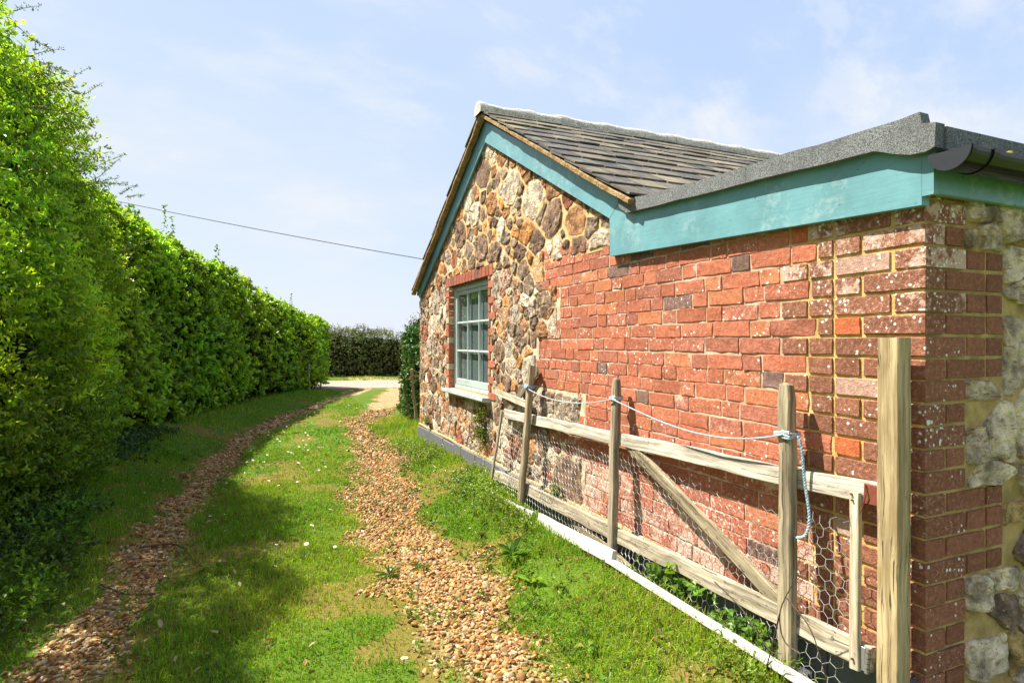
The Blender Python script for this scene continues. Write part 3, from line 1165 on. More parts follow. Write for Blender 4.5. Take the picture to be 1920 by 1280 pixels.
sa.bar((sx, sy0 + 0.04, sz0 + 0.035), (sx, sy1 - 0.04, sz0 + 0.035), 0.036, 0.07, (0, 0, 1), 0.006, 2)
py0, py1, pz0, pz1 = sy0 + 0.04, sy1 - 0.04, sz0 + 0.07, sz1 - 0.04
sa.build('sash', M['frame'], window)
gb = MB()
for i in (1, 2):
    yy = py0 + (py1 - py0) * i / 3
    zz = pz0 + (pz1 - pz0) * i / 3
    gb.bar((sx - 0.004, yy, pz0), (sx - 0.004, yy, pz1), 0.026, 0.024, (0, 1, 0), 0.006, 2)
    gb.bar((sx - 0.003, py0, zz), (sx - 0.003, py1, zz), 0.026, 0.024, (0, 0, 1), 0.006, 2)
gb.build('glazing_bars', M['frame'], window)
for i in range(3):
    for j in range(3):
        g = MB()
        a0, a1 = py0 + (py1 - py0) * i / 3, py0 + (py1 - py0) * (i + 1) / 3
        b0, b1 = pz0 + (pz1 - pz0) * j / 3, pz0 + (pz1 - pz0) * (j + 1) / 3
        tw = rnd.uniform(-0.0015, 0.0015)
        e = 0.006
        g.add([(sx + 0.006 + tw, a0 + e, b0 + e), (sx + 0.006, a1 - e, b0 + e), (sx + 0.006, a1 - e, b1 - e), (sx + 0.006 - tw, a0 + e, b1 - e)], [(0, 3, 2, 1)])
        g.build('pane', M['glass'], window)
# cloth blind behind the glass, in soft vertical folds
g = MB()
yy = np.linspace(y0 + 0.03, y1 - 0.03, 140)
xx = 2.126 + 0.0016 * np.sin(yy * 46) + 0.002 * np.sin(yy * 17 + 1)
V = np.concatenate([np.column_stack([xx, yy, np.full(140, z0 + 0.02)]), np.column_stack([xx, yy, np.full(140, z1 - 0.02)])])
i = np.arange(139)
g.add(V, np.stack([i, i + 1, i + 141, i + 140], -1))
bl = g.build('window_blind', M['blind'], window, smooth=True)
g = MB()
g.bar((1.995, y0 - 0.055, z0 - 0.028), (1.995, y1 + 0.06, z0 - 0.028), 0.135, 0.042, (0.12, 0, 1), 0.006, 3)
g.build('window_sill', M['frame'], barn)

# --- barge boards and fascia
g = MB()
g.prism([(5.3029, 3.5224), (5.3029, 3.3213), (3.1013, 2.1606), (2.9703, 2.2551)], fg, 0.018, 0.040)
g.build('barge_board', M['teal'], barn)
g = MB()
g.prism([(5.305, 3.5224), (8.0275, 2.1261), (7.86, 1.9941), (5.305, 3.3213)], fg, 0.018, 0.039)
g.build('barge_board', M['teal'], barn)
g = MB()
g.prism([(3.0959, 2.1567), (3.0959, 1.9255), (1.2335, 1.8443), (1.2335, 2.0695), (2.8708, 2.2014), (2.9671, 2.248)], fg, 0.004, 0.042)
g.build('fascia_board', M['teal'], barn)
g = MB()
g.box((1.978, 1.196, 1.872), (2.00, 1.2325, 2.03))
g.bar((1.983, 1.210, 1.945), (8.0, 1.210, 1.945), 0.026, 0.14, (0, 0, 1), 0.003, 12)
g.build('fascia_board', m_teal('teal_paint_side', (0.138, 0.310, 0.352), 0.25), barn)
# soffit strips that close the gap between boards and wall
g = MB()
g.prism([(5.3029, 3.5021), (5.3029, 3.3599), (3.1277, 2.2022), (2.9957, 2.2429)], fg, -0.02, 0.0175)
g.prism([(5.305, 3.5021), (8.0021, 2.121), (7.86, 2.0398), (5.305, 3.3599)], fg, -0.02, 0.0175)
g.prism([(3.05, 2.14), (3.05, 1.96), (1.23, 1.88), (1.23, 2.05)], fg, -0.04, 0.0035)
g.build('soffit_batten', M['dark'], barn)

# --- slate roof
APEX = (5.25, 3.585)
EAVE_R, EAVE_L = (2.80, 2.215), (8.02, 2.085)
RX0, RX1 = 1.905, 7.9


def slates(mb, eave, rows):
    ay, az = APEX
    ey, ez = eave
    L = math.hypot(ey - ay, ez - az)
    dy, dz = (ey - ay) / L, (ez - az) / L
    ny_, nz_ = (-dz * (1 if dy > 0 else -1), abs(dy))
    if nz_ < 0:
        ny_, nz_ = -ny_, -nz_
    ny_ = -dz if dy > 0 else dz
    gauge = L / rows
    for r in range(rows):
        s1 = (r + 1) * gauge + rnd.uniform(-0.004, 0.004)
        s0 = max(0.0, s1 - gauge * 1.75)
        x = RX0 + rnd.uniform(-0.008, 0.008)
        first = True
        while x < RX1:
            w = rnd.uniform(0.20, 0.31)
            if first and r % 2:
                w *= 0.55
            first = False
            lift0, lift1 = 0.0, 0.018 + rnd.uniform(-0.003, 0.006)
            t = 0.009 + rnd.uniform(0, 0.004)
            tail = s1 + rnd.uniform(-0.006, 0.005)
            tail2 = tail + rnd.uniform(-0.004, 0.004)

            def P(s, h, xx):
                return (xx, ay + dy * s + ny_ * h, az + dz * s + nz_ * h)
            xa, xb = x + 0.005, x + w - 0.005
            V = [P(s0, lift0, xa), P(s0, lift0, xb), P(tail2, lift1, xb), P(tail, lift1, xa),
                 P(s0, lift0 + t, xa), P(s0, lift0 + t, xb), P(tail2, lift1 + t, xb), P(tail, lift1 + t, xa)]
            k = rnd.uniform(0.55, 1.4)
            c = rnd.choice([(0.105, 0.098, 0.090), (0.085, 0.083, 0.080), (0.125, 0.112, 0.092), (0.16, 0.142, 0.110), (0.14, 0.128, 0.085)])
            mb.add(V, [(0, 3, 2, 1), (4, 5, 6, 7), (0, 1, 5, 4), (1, 2, 6, 5), (2, 3, 7, 6), (3, 0, 4, 7)], (c[0] * k * 0.88, c[1] * k * 0.85, c[2] * k * 0.80, 0))
            x += w
    return dy, dz, ny_, nz_, L


g = MB()
rR = slates(g, EAVE_R, 12)
g.build('slate_slope', M['slate'], barn)
g = MB()
rL = slates(g, EAVE_L, 13)
g.build('slate_slope', M['slate'], barn)
# boarding under the slates
g = MB()
for e, lo in ((EAVE_R, 0.03), (EAVE_L, 0.03)):
    g.prism([(APEX[0], APEX[1] - 0.012), (e[0], e[1] - 0.012), (e[0], e[1] - 0.05), (APEX[0], APEX[1] - 0.06)], lambda a, b, d: (d, a, b), 1.99, 7.9)
g.build('roof_boarding', M['dark'], barn)
# bedded verges under the slate edge
for e in (EAVE_R, EAVE_L):
    g = MB()
    g.bar((1.940, APEX[0], APEX[1] - 0.030), (1.940, e[0], e[1] - 0.030), 0.060, 0.034, (0, 0, 1), 0.006, 90, 0.006)
    g.build('verge', M['verge'], barn, smooth=True)
# ridge of half-round tiles crusted with lichen
g = MB()
N = 150
xs = np.linspace(1.885, 7.9, N)
th = np.linspace(-0.35, math.pi + 0.35, 14)
rad = 0.080 + 0.005 * np.sin(xs * 2 * math.pi / 0.45) + 0.004 * vnoise(P3(xs, xs * 0, xs * 0), 12, 2)
yy = APEX[0] + rad[:, None] * np.cos(th)[None]
zz = APEX[1] + 0.0 + rad[:, None] * np.sin(th)[None]
V = np.stack([np.repeat(xs[:, None], 14, 1), yy, zz], -1)
V += (np.stack([vnoise(V, 14, 5), vnoise(V, 14, 6), vnoise(V, 14, 7)], -1)) * 0.004
idx = np.arange(N * 14).reshape(N, 14)
g.add(V.reshape(-1, 3), np.stack([idx[:-1, :-1], idx[:-1, 1:], idx[1:, 1:], idx[1:, :-1]], -1).reshape(-1, 4))
g.add(V[0], [tuple(range(13, -1, -1))])
g.build('ridge_tiles', M['ridge'], barn, smooth=True)

# --- flat roof of the lean-to part with mineral felt
g = MB()
verge_poly = [(2.965, 2.262), (2.94, 2.19), (2.87, 2.142), (2.80, 2.138), (2.1, 2.098), (1.371, 2.058), (1.30, 2.028), (1.25, 2.010), (1.20, 2.004), (1.174, 2.010),
              (1.170, 2.085), (1.212, 2.098), (1.220, 2.138), (1.345, 2.140), (2.1, 2.168), (2.60, 2.196), (2.72, 2.206), (2.84, 2.225)]
# subdivided outline so that the felt can ripple
vp = []
for i in range(len(verge_poly)):
    p, q = verge_poly[i], verge_poly[(i + 1) % len(verge_poly)]
    m_ = max(1, int(math.hypot(q[0] - p[0], q[1] - p[1]) / 0.06))
    for j in range(m_):
        a, b = p[0] + (q[0] - p[0]) * j / m_, p[1] + (q[1] - p[1]) * j / m_
        w_ = 0.005 * float(vnoise(np.array([a, b, 0.0]), 7, 3))
        vp.append((a, b + w_))
g.prism(vp, lambda a, b, d: (d, a, b), 1.945, 1.99)
g.box((1.9435, 1.958, 2.092), (1.9465, 1.964, 2.160))
g.prism([(1.165, 2.006), (1.165, 2.080), (2.84, 2.165), (2.84, 2.10)], lambda a, b, d: (d, a, b), 1.991, 7.9)
g.build('felt_roof', M['felt'], barn)

# --- gutter
gut = MB()
GY, GZ, GR = 1.128, 1.986, 0.058


def half_shell(mb, x0, x1, r, t, z=GZ):
    th = np.linspace(math.pi, 2 * math.pi, 17)
    V, n_ = [], 17
    for x in (x0, x1):
        for rr in (r, r - t):
            V += [(x, GY + rr * math.cos(a), z + rr * math.sin(a)) for a in th]
    F = []
    for i in range(16):
        F.append((i, i + 1, 2 * n_ + i + 1, 2 * n_ + i))
        F.append((n_ + i + 1, n_ + i, 3 * n_ + i, 3 * n_ + i + 1))
        F.append((i + 1, i, n_ + i, n_ + i + 1))
        F.append((2 * n_ + i, 2 * n_ + i + 1, 3 * n_ + i + 1, 3 * n_ + i))
    F += [(0, 2 * n_, 3 * n_, n_), (n_ - 1, 2 * n_ - 1, 4 * n_ - 1, 3 * n_ - 1)]
    mb.add(V, F)


half_shell(gut, 1.945, 8.0, GR, 0.003)
gutter = gut.build('gutter', M['gutter'], barn, smooth=False)
g = MB()
th = np.linspace(math.pi, 2 * math.pi, 25)
g.prism([(GY + (GR + 0.003) * math.cos(a), GZ + (GR + 0.003) * math.sin(a)) for a in th], lambda a, b, d: (d, a, b), 1.938, 1.944)
g.build('end_cap', M['gutter_sunlit'], gutter)
for x in (1.946, 2.055):
    g = MB()
    half_shell(g, x, x + (0.03 if x > 2 else 0.022), GR + 0.006, 0.005, GZ + 0.003)
    g.build('gutter_clip', M['gutter'], gutter)
# moss clump in the gutter
g = MB()
for i in range(14):
    c = np.array([2.22 + rnd.gauss(0, 0.03), GY + rnd.gauss(0.02, 0.012), GZ + 0.012 + rnd.uniform(0, 0.02)])
    r_ = rnd.uniform(0.006, 0.014)
    th, ph = np.meshgrid(np.linspace(0, 2 * math.pi, 8), np.linspace(0.05, math.pi - 0.05, 6), indexing='ij')
    V = c + r_ * np.stack([np.cos(th) * np.sin(ph), np.sin(th) * np.sin(ph), np.cos(ph)], -1).reshape(-1, 3)
    idx = np.arange(48).reshape(8, 6)
    g.add(V, np.stack([idx[:-1, :-1], idx[1:, :-1], idx[1:, 1:], idx[:-1, 1:]], -1).reshape(-1, 4))
tag(g.build('moss_clump', m_crust('moss', (0.28, 0.26, 0.03), (0.16, 0.20, 0.02), (0.4, 0.3, 0.06)), smooth=True), 'small yellow-green cushion of moss growing in the black gutter', 'moss')

# ------------------------------------------------------------------ leaning gate, stakes, post, rope
def wood(name, pieces, mat, parent=None):
    g = MB()
    for p in pieces:
        g.bar(*p)
    return g.build(name, M[mat], parent)


gate = empty('field_gate', (1.93, 3.05, 0.25), 'weathered wooden gate with wire netting propped along the brick wall behind stakes', 'gate')
G1 = (1, 1, 1, 0)


def gp(y, z):
    """A point of the leaning gate's plane."""
    return np.array([1.962 - 0.055 * (0.86 - z) / 0.55, y, z])


g = MB()
g.bar(gp(1.345, 0.868), gp(4.72, 0.770), 0.028, 0.076, (0.1, 0, 1), 0.004, 40, 0.004, G1)
g.build('rail', M['rail'], gate)
g = MB()
g.bar(gp(1.345, 0.325), gp(4.86, 0.222), 0.030, 0.084, (0.1, 0, 1), 0.004, 40, 0.005, G1)
g.build('rail', M['railmoss'], gate)
o1 = np.array([-0.026, 0, 0])
g = MB()
g.bar(gp(1.392, 0.275) + o1, gp(1.435, 0.865) + o1, 0.020, 0.034, (0, 1, 0), 0.002, 10, 0.002, (1.1, 1.08, 0.95, 0))
g.build('stile', M['rail'], gate)
g = MB()
g.bar(gp(4.84, 0.19) + o1, gp(4.735, 0.80) + o1, 0.016, 0.030, (0, 1, 0), 0.002, 10, 0.003, (0.7, 0.68, 0.62, 0))
g.build('stile', M['rail'], gate)
o2 = np.array([0.004, 0, 0])
g = MB()
g.bar(gp(2.90, 0.825) + o2, gp(1.62, 0.30) + o2, 0.026, 0.066, (0, 0.4, 1), 0.004, 24, 0.005, (0.82, 0.78, 0.70, 0))
g.build('brace', M['railmoss'], gate)
g = MB()
g.bar(np.array([1.925, 3.52, 0.20]), np.array([1.885, 2.74, 0.135]), 0.022, 0.055, (0, 0.1, 1), 0.003, 16, 0.004, (0.85, 0.80, 0.68, 0))
g.build('brace', M['railmoss'], gate)
g = MB()
g.bar(gp(1.405, 0.872) - np.array([0.021, 0, 0]), gp(1.315, 0.874) - np.array([0.021, 0, 0]), 0.012, 0.070, (0.1, 0, 1), 0.003, 6, 0.003)
g.build('rusty_plate', M['rust'], gate)
g = MB()
g.bar(gp(1.412, 0.318) - np.array([0.021, 0, 0]), gp(1.362, 0.320) - np.array([0.021, 0, 0]), 0.006, 0.078, (0.1, 0, 1), 0.002, 2)
hy, hz = 1.352, 0.28
for i in range(5):
    g.tube([gp(hy, hz + i * 0.017) - np.array([0.024, 0, 0]), gp(hy, hz + 0.014 + i * 0.017) - np.array([0.024, 0, 0])], 0.0075, 8)
g.build('hinge', M['steel'], gate)
g = MB()
for (yy, zz) in ((1.435, 0.84), (1.396, 0.31), (1.44, 0.86)):
    h = MB()
    h.tube([gp(yy, zz) + o1 - np.array([0.010, 0, 0]), gp(yy, zz) + o1 - np.array([0.017, 0, 0])], 0.004, 6)
    h.build('nail', M['rust'], gate)
g.tube([gp(1.40, 0.905) - np.array([0.03, 0, 0]), gp(1.39, 0.87) - np.array([0.034, 0, 0]), gp(1.40, 0.82) - np.array([0.032, 0, 0]), gp(1.41, 0.80) - np.array([0.03, 0, 0])], 0.0022, 5)
g.build('wire_tie', M['rust'], gate)

# hexagonal wire netting stapled to the gate, hanging loose in places
g = MB()
CELL = 0.046
hx, hy_ = CELL, CELL * 0.866
edges = {}


def net_pt(key):
    a, b = key
    y, z = a, b
    q = np.array([y, z, 0.0])
    sag = 0.020 * float(vnoise(q, 3.1, 81)) + 0.012 * float(vnoise(q, 7, 82))
    yy = y + 0.012 * float(vnoise(q, 9, 83)) + 0.020 * float(vnoise(q, 2.5, 84))
    zz = z + 0.012 * float(vnoise(q, 9, 85)) + 0.035 * float(vnoise(q, 1.9, 86))
    p = gp(yy, zz) - np.array([0.004, 0, 0]) + np.array([sag, 0, 0])
    if zz < 0.26:
        p[0] -= 0.03 * (0.26 - zz) / 0.2
    p[0] = min(p[0], 2.005)
    if z < 0.14:
        p[2] = max(p[2], 0.02)
    return p


s_ = CELL / math.sqrt(3)
rows = int(0.72 / (1.5 * s_)) + 1
cols = int(3.30 / CELL) + 1
for r in range(rows):
    for c in range(cols):
        cy_ = 1.42 + c * CELL + (CELL / 2 if r % 2 else 0)
        cz_ = 0.09 + r * 1.5 * s_
        V6 = [(round(cy_ + s_ * math.sin(math.pi / 3 * k), 4), round(cz_ + s_ * math.cos(math.pi / 3 * k), 4)) for k in range(6)]
        for k in range(3):
            edges[(V6[k], V6[(k + 1) % 6])] = 1
for (a, b) in edges:
    top = 0.775 - 0.02 * (max(a[0], b[0]) - 1.4) / 3.3 - 0.05 * abs(math.sin(a[0] * 2.3)) - 0.025 * rnd.random()
    if max(a[1], b[1]) > top:
        continue
    if rnd.random() < 0.02:
        continue
    twist = abs(a[0] - b[0]) < 0.005
    g.tube([net_pt(a), net_pt(b)], 0.0013 if twist else 0.0009, 4, cap=False)
g.build('wire_netting', M['wire'], gate)

# loose crossed battens behind the first stake
tb = empty('broken_trellis', (1.97, 4.5, 0.80), 'two crossed grey battens of broken trellis leaning on the stone wall', 'trellis')
g = MB()
g.bar((1.962, 4.98, 0.945), (1.972, 4.22, 0.885), 0.018, 0.055, (0.1, 0, 1), 0.002, 10, 0.003, (0.95, 0.92, 0.85, 0))
g.build('batten', M['rail'], tb)
g = MB()
g.bar((1.985, 4.80, 0.74), (1.990, 4.14, 1.18), 0.016, 0.060, (0, 0.5, 1), 0.002, 10, 0.003, (0.72, 0.70, 0.66, 0))
g.build('batten', M['railmoss'], tb)

# stakes


def stake(p0, p1, w, d, label, round_top, mat='stake', col=G1, group='stakes holding the gate against the wall'):
    g = MB()
    p0, p1 = np.array(p0), np.array(p1)
    g.bar(p0, p1, d, w, (0, 1, 0), 0.006, 22, 0.004, col)
    v = g.v[0]
    ax = (p1 - p0) / np.linalg.norm(p1 - p0)
    if round_top:                                     # weather-rounded head
        L = np.linalg.norm(p1 - p0)
        u = (v - p0) @ ax
        cen = p0 + u[:, None] * ax
        k = np.where(u > L - 0.03, 1 - 0.22 * np.clip((u - (L - 0.03)) / 0.03, 0, 1) ** 2, 1)
        g.v[0] = cen + (v - cen) * k[:, None]
        # a small dome ring
        top = g.v[0][-8:]
        n0 = len(g.v[0])
        c = top.mean(0)
        g.add(np.vstack([top, c + (top - c) * 0.62 + ax * 0.009, (c + ax * 0.010)[None]]),
              [(i, (i + 1) % 8, 8 + (i + 1) % 8, 8 + i) for i in range(8)] + [(8 + i, 8 + (i + 1) % 8, 16) for i in range(8)], col)
    o = g.build('wooden_stake', M[mat])
    return tag(o, label, 'stake', group)


stake((1.845, 4.165, 0.02), (1.935, 4.135, 1.215), 0.052, 0.045, 'thin grey stake nearest the window, with a blue knot tied near its top', False, col=(1.1, 1.05, 0.98, 0))
stake((1.872, 2.905, 0.02), (1.950, 2.975, 1.170), 0.055, 0.042, 'middle stake between window and tall post, with rope wrapped round its top', True)
stake((1.862, 1.655, -0.05), (1.945, 1.735, 1.220), 0.062, 0.046, 'mossy round-topped stake from whose back a blue rope end hangs', True, col=(0.95, 0.95, 0.88, 0))

g = MB()
g.bar((1.933, 1.296, -0.1), (1.933, 1.296, 1.412), 0.066, 0.072, (0, 1, 0), 0.003, 40, 0.0015, G1)
tag(g.build('fence_post', M['post']), 'tall square pale timber post standing at the brick corner of the building', 'post')

# rope
g = MB()
rope = empty('rope', (1.9, 3.0, 1.05), 'pale rope strung between the three stakes, its frayed blue end hanging loose', 'rope')
S1, S2, S3 = (1.893, 4.15, 1.04), (1.905, 2.955, 1.060), (1.898, 1.715, 1.032)


def sagline(a, b, sag, n=26, skew=0.5):
    a, b = np.array(a), np.array(b)
    t = np.linspace(0, 1, n)
    P = a + (b - a) * t[:, None]
    P[:, 2] -= sag * 4 * t * (1 - t) * (1 + (skew - 0.5) * 2 * (t - 0.5))
    return P


def twisted(mb, P, r, col1, col2):
    P = np.array(P)
    L = np.concatenate([[0], np.cumsum(np.linalg.norm(np.diff(P, axis=0), axis=1))])
    n = max(8, int(L[-1] / 0.006))
    t = np.linspace(0, L[-1], n)
    Q = np.stack([np.interp(t, L, P[:, i]) for i in range(3)], -1)
    T = np.gradient(Q, axis=0)
    T /= np.linalg.norm(T, axis=1)[:, None] + 1e-9
    A = np.cross(T, (0.4, 0.2, 0.9))
    A /= np.linalg.norm(A, axis=1)[:, None] + 1e-9
    B = np.cross(T, A)
    for k in range(3):
        ph = t * 2 * math.pi / 0.032 + k * 2 * math.pi / 3
        mb.tube(Q + r * 0.5 * (A * np.cos(ph)[:, None] + B * np.sin(ph)[:, None]), r * 0.62, 5, col1 if k else col2)


white_r, blue_r = (0.38, 0.42, 0.46, 0), (0.22, 0.38, 0.50, 0)
twisted(g, sagline(S1, S2, 0.062), 0.0037, white_r, white_r)
twisted(g, sagline(S2, S3, 0.075, skew=0.9), 0.0037, white_r, (0.40, 0.46, 0.52, 0))
g.build('line', M['rope'], rope)
for (cx, cy, cz, w, d, nturn) in ((1.921, 4.139, 1.045, 0.062, 0.054, 3), (1.942, 2.968, 1.062, 0.066, 0.052, 3), (1.931, 1.724, 1.030, 0.074, 0.056, 3)):
    g = MB()
    for k in range(nturn):
        zz = cz - 0.006 + k * 0.0085
        c = [(sx_ * d / 2, sy_ * w / 2) for sx_, sy_ in ((-1, -1), (-1, 0), (-1, 1), (0, 1.05), (1, 1), (1, 0), (1, -1), (0, -1.05), (-1, -1), (-1, 0))]
        P = catmull([(cx + a, cy + b, zz + 0.006 * math.sin(i * 1.3 + k)) for i, (a, b) in enumerate(c)], 40)
        twisted(g, P, 0.0042, white_r if cy < 4 else blue_r, blue_r if k == 0 else white_r)
    if cy < 4:
        g.build('knot', M['rope'], rope)
        continue
    for i in range(4):                                 # blue knot on the first stake
        th = np.linspace(0, 2 * math.pi, 14)
        c = np.array([1.888, 4.132 + rnd.uniform(-0.015, 0.02), 1.045 + rnd.uniform(-0.012, 0.012)])
        ax_, bx_ = rnd.uniform(0.012, 0.022), rnd.uniform(0.010, 0.018)
        P = c + np.stack([0.008 * np.sin(th + i), ax_ * np.cos(th), bx_ * np.sin(th + i * 0.8)], -1)
        g.tube(P, 0.0042, 6, blue_r)
    g.build('knot', M['rope'], rope)
g = MB()
tail = catmull([(1.93, 1.668, 1.03), (1.93, 1.652, 0.97), (1.93, 1.640, 0.86), (1.925, 1.618, 0.76), (1.92, 1.612, 0.70), (1.915, 1.628, 0.655), (1.91, 1.660, 0.640)], 40)
twisted(g, tail, 0.0062, (0.40, 0.48, 0.54, 0), blue_r)
for i in range(9):
    a = tail[-1]
    g.tube([a, a + np.array([rnd.uniform(-0.01, 0.01), rnd.uniform(0.005, 0.02), rnd.uniform(-0.014, 0.008)])], 0.0013, 4, (0.2, 0.45, 0.55, 0))
g.build('loose_end', M['rope'], rope)

# white boards lying along the verge
g = MB()
A_, B_ = onx(1140, 1052, 1.80), onx(1530, 1300, 1.79)
g.bar(A_ + np.array([0, 0, 0.012]), B_ + np.array([0, -0.08, 0.012]), 0.036, 0.034, (0.25, 0, 1), 0.004, 24, 0.0008)
tag(g.build('white_batten', M['white']), 'long white painted batten lying on the weeds in front of the nearest stake', 'batten', 'white timber lying along the wall')
g = MB()
A_, B_ = onx(1012, 976, 1.80), onx(1150, 1052, 1.80)
g.bar(A_ + np.array([-0.0, 0, 0.010]), B_ + np.array([0, 0, 0.016]), 0.03, 0.078, (0.25, 0, 1), 0.004, 16, 0.003)
tag(g.build('white_batten', M['white']), 'short thick white board on the grass in front of the middle stake', 'batten', 'white timber lying along the wall')
g = MB()
A_, B_ = onx(948, 940, 1.80), onx(1000, 968, 1.80)
g.bar(A_, B_ + np.array([0, 0, 0.01]), 0.03, 0.04, (0.3, 0, 1), 0.004, 10, 0.004)
tag(g.build('white_batten', M['white']), 'white board end half hidden in weeds by the stake nearest the window', 'batten', 'white timber lying along the wall')

# far stake by the ivy and a thin stick beside it
b0 = ond(784, 802, 9.42)
b1 = ond(771, 692, 9.42)
g = MB()
g.bar(b0 - np.array([0, 0, 0.1]), b1, 0.055, 0.07, (0.3, 1, 0), 0.008, 12, 0.008, (1.15, 1.05, 0.9, 0), taper=0.8)
far_stake = g.build('leaning_stake', M['stake'])
tag(far_stake, 'weathered stake leaning beside the ivy at the far corner of the building', 'stake')
g = MB()
g.tube(catmull([ond(774, 704, 9.35), ond(788, 705, 9.30), ond(773, 706, 9.36), ond(762, 712, 9.5)], 16), 0.008, 6)
g.build('tie_wire', M['rust'], far_stake)
g = MB()
g.bar(ond(776, 800, 9.7) - np.array([0, 0, 0.05]), ond(757, 725, 9.7), 0.03, 0.04, (0.3, 1, 0), 0.005, 8, 0.006, (0.8, 0.75, 0.65, 0))
tag(g.build('leaning_stick', M['stake']), 'thin dark stick leaning in the ivy behind the weathered stake', 'stick')

# overhead cable
g = MB()
c0, c1 = ond(-700, 160, 15.0), ond(900, 508, 15.0)
t = np.linspace(0, 1, 60)
P = c0 + (c1 - c0) * t[:, None]
P[:, 2] -= 0.30 * 4 * t * (1 - t) - 0.06
g.tube(P, 0.009, 6)
tag(g.build('overhead_cable', M['cable']), 'thin black overhead cable sloping from the hedge down behind the roof', 'cable')


# ------------------------------------------------------------------ foliage
def unit(v):
    return v / (np.linalg.norm(v, axis=-1, keepdims=True) + 1e-9)


def add_leaves(mb, P, D, N, L, Wd, C, simple=False, fold=0.25, curl=0.15):
    """P base points, D pointing direction, N face normal; one small folded blade each."""
    D = unit(D)
    S = unit(np.cross(D, N))
    N = np.cross(S, D)
    L = L[:, None]
    Wd = Wd[:, None]
    tip = P + D * L - N * L * curl
    if simple:
        mid = P + D * L * 0.5
        V = np.stack([P, mid + S * Wd * 0.5 + N * Wd * fold, tip, mid - S * Wd * 0.5 + N * Wd * fold], 1)
        n = len(P)
        b = np.arange(n)[:, None] * 4
        F = np.concatenate([b + np.array([[0, 1, 2]]), b + np.array([[0, 2, 3]])])
        mb.add(V.reshape(-1, 3), F, np.repeat(C, 4, 0))
    else:
        m1, m2 = P + D * L * 0.32, P + D * L * 0.72 - N * L * curl * 0.4
        V = np.stack([P, m1 + S * Wd * 0.48 + N * Wd * fold, m2 + S * Wd * 0.36 + N * Wd * fold * 0.8, tip, m2 - S * Wd * 0.36 + N * Wd * fold * 0.8, m1 - S * Wd * 0.48 + N * Wd * fold], 1)
        n = len(P)
        b = np.arange(n)[:, None] * 6
        F = np.concatenate([b + np.array([[0, 1, 2, 3]]), b + np.array([[0, 3, 4, 5]])])
        mb.add(V.reshape(-1, 3), F, np.repeat(C, 6, 0))


def sprigs(mb, P, N, count, stem, leaf, ratio, base, tipc, up=0.35, spread=0.9, jitter=0.2, simple=False, var=0.25):
    """Little shoots at P growing along N: `count` leaves each, younger and paler towards the tip."""
    n = len(P)
    ax = unit(N + np.array([0, 0, up]) + R.normal(0, 0.38, (n, 3)))
    shade = np.clip(1 + R.normal(0, var, n) + 0.35 * vnoise(P, 1.6, 51), 0.45, 1.7)
    hue = R.normal(0, 1, n) * 0.5 + vnoise(P, 0.8, 52) * 0.9
    sl = stem * R.uniform(0.6, 1.35, n)
    for k in range(count):
        f = (k + 0.5) / count
        q = P + ax * (sl * f)[:, None] + R.normal(0, 0.006, (n, 3))
        rad = R.normal(0, 1, (n, 3))
        rad = unit(rad - ax * (rad * ax).sum(1)[:, None])
        d = unit(ax * (0.35 + 0.6 * f) + rad * spread + R.normal(0, jitter, (n, 3)))
        nn = unit(np.cross(np.cross(d, ax + R.normal(0, 0.25, (n, 3))), d) + R.normal(0, 0.25, (n, 3)))
        L = leaf * R.uniform(0.6, 1.2, n) * (1.08 - 0.35 * f)
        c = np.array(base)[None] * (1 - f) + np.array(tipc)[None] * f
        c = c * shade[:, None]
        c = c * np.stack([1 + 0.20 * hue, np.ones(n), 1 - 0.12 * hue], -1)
        add_leaves(mb, q, d, nn, L, L * ratio, np.column_stack([np.clip(c, 0.004, 0.9), np.ones(n)]), simple)


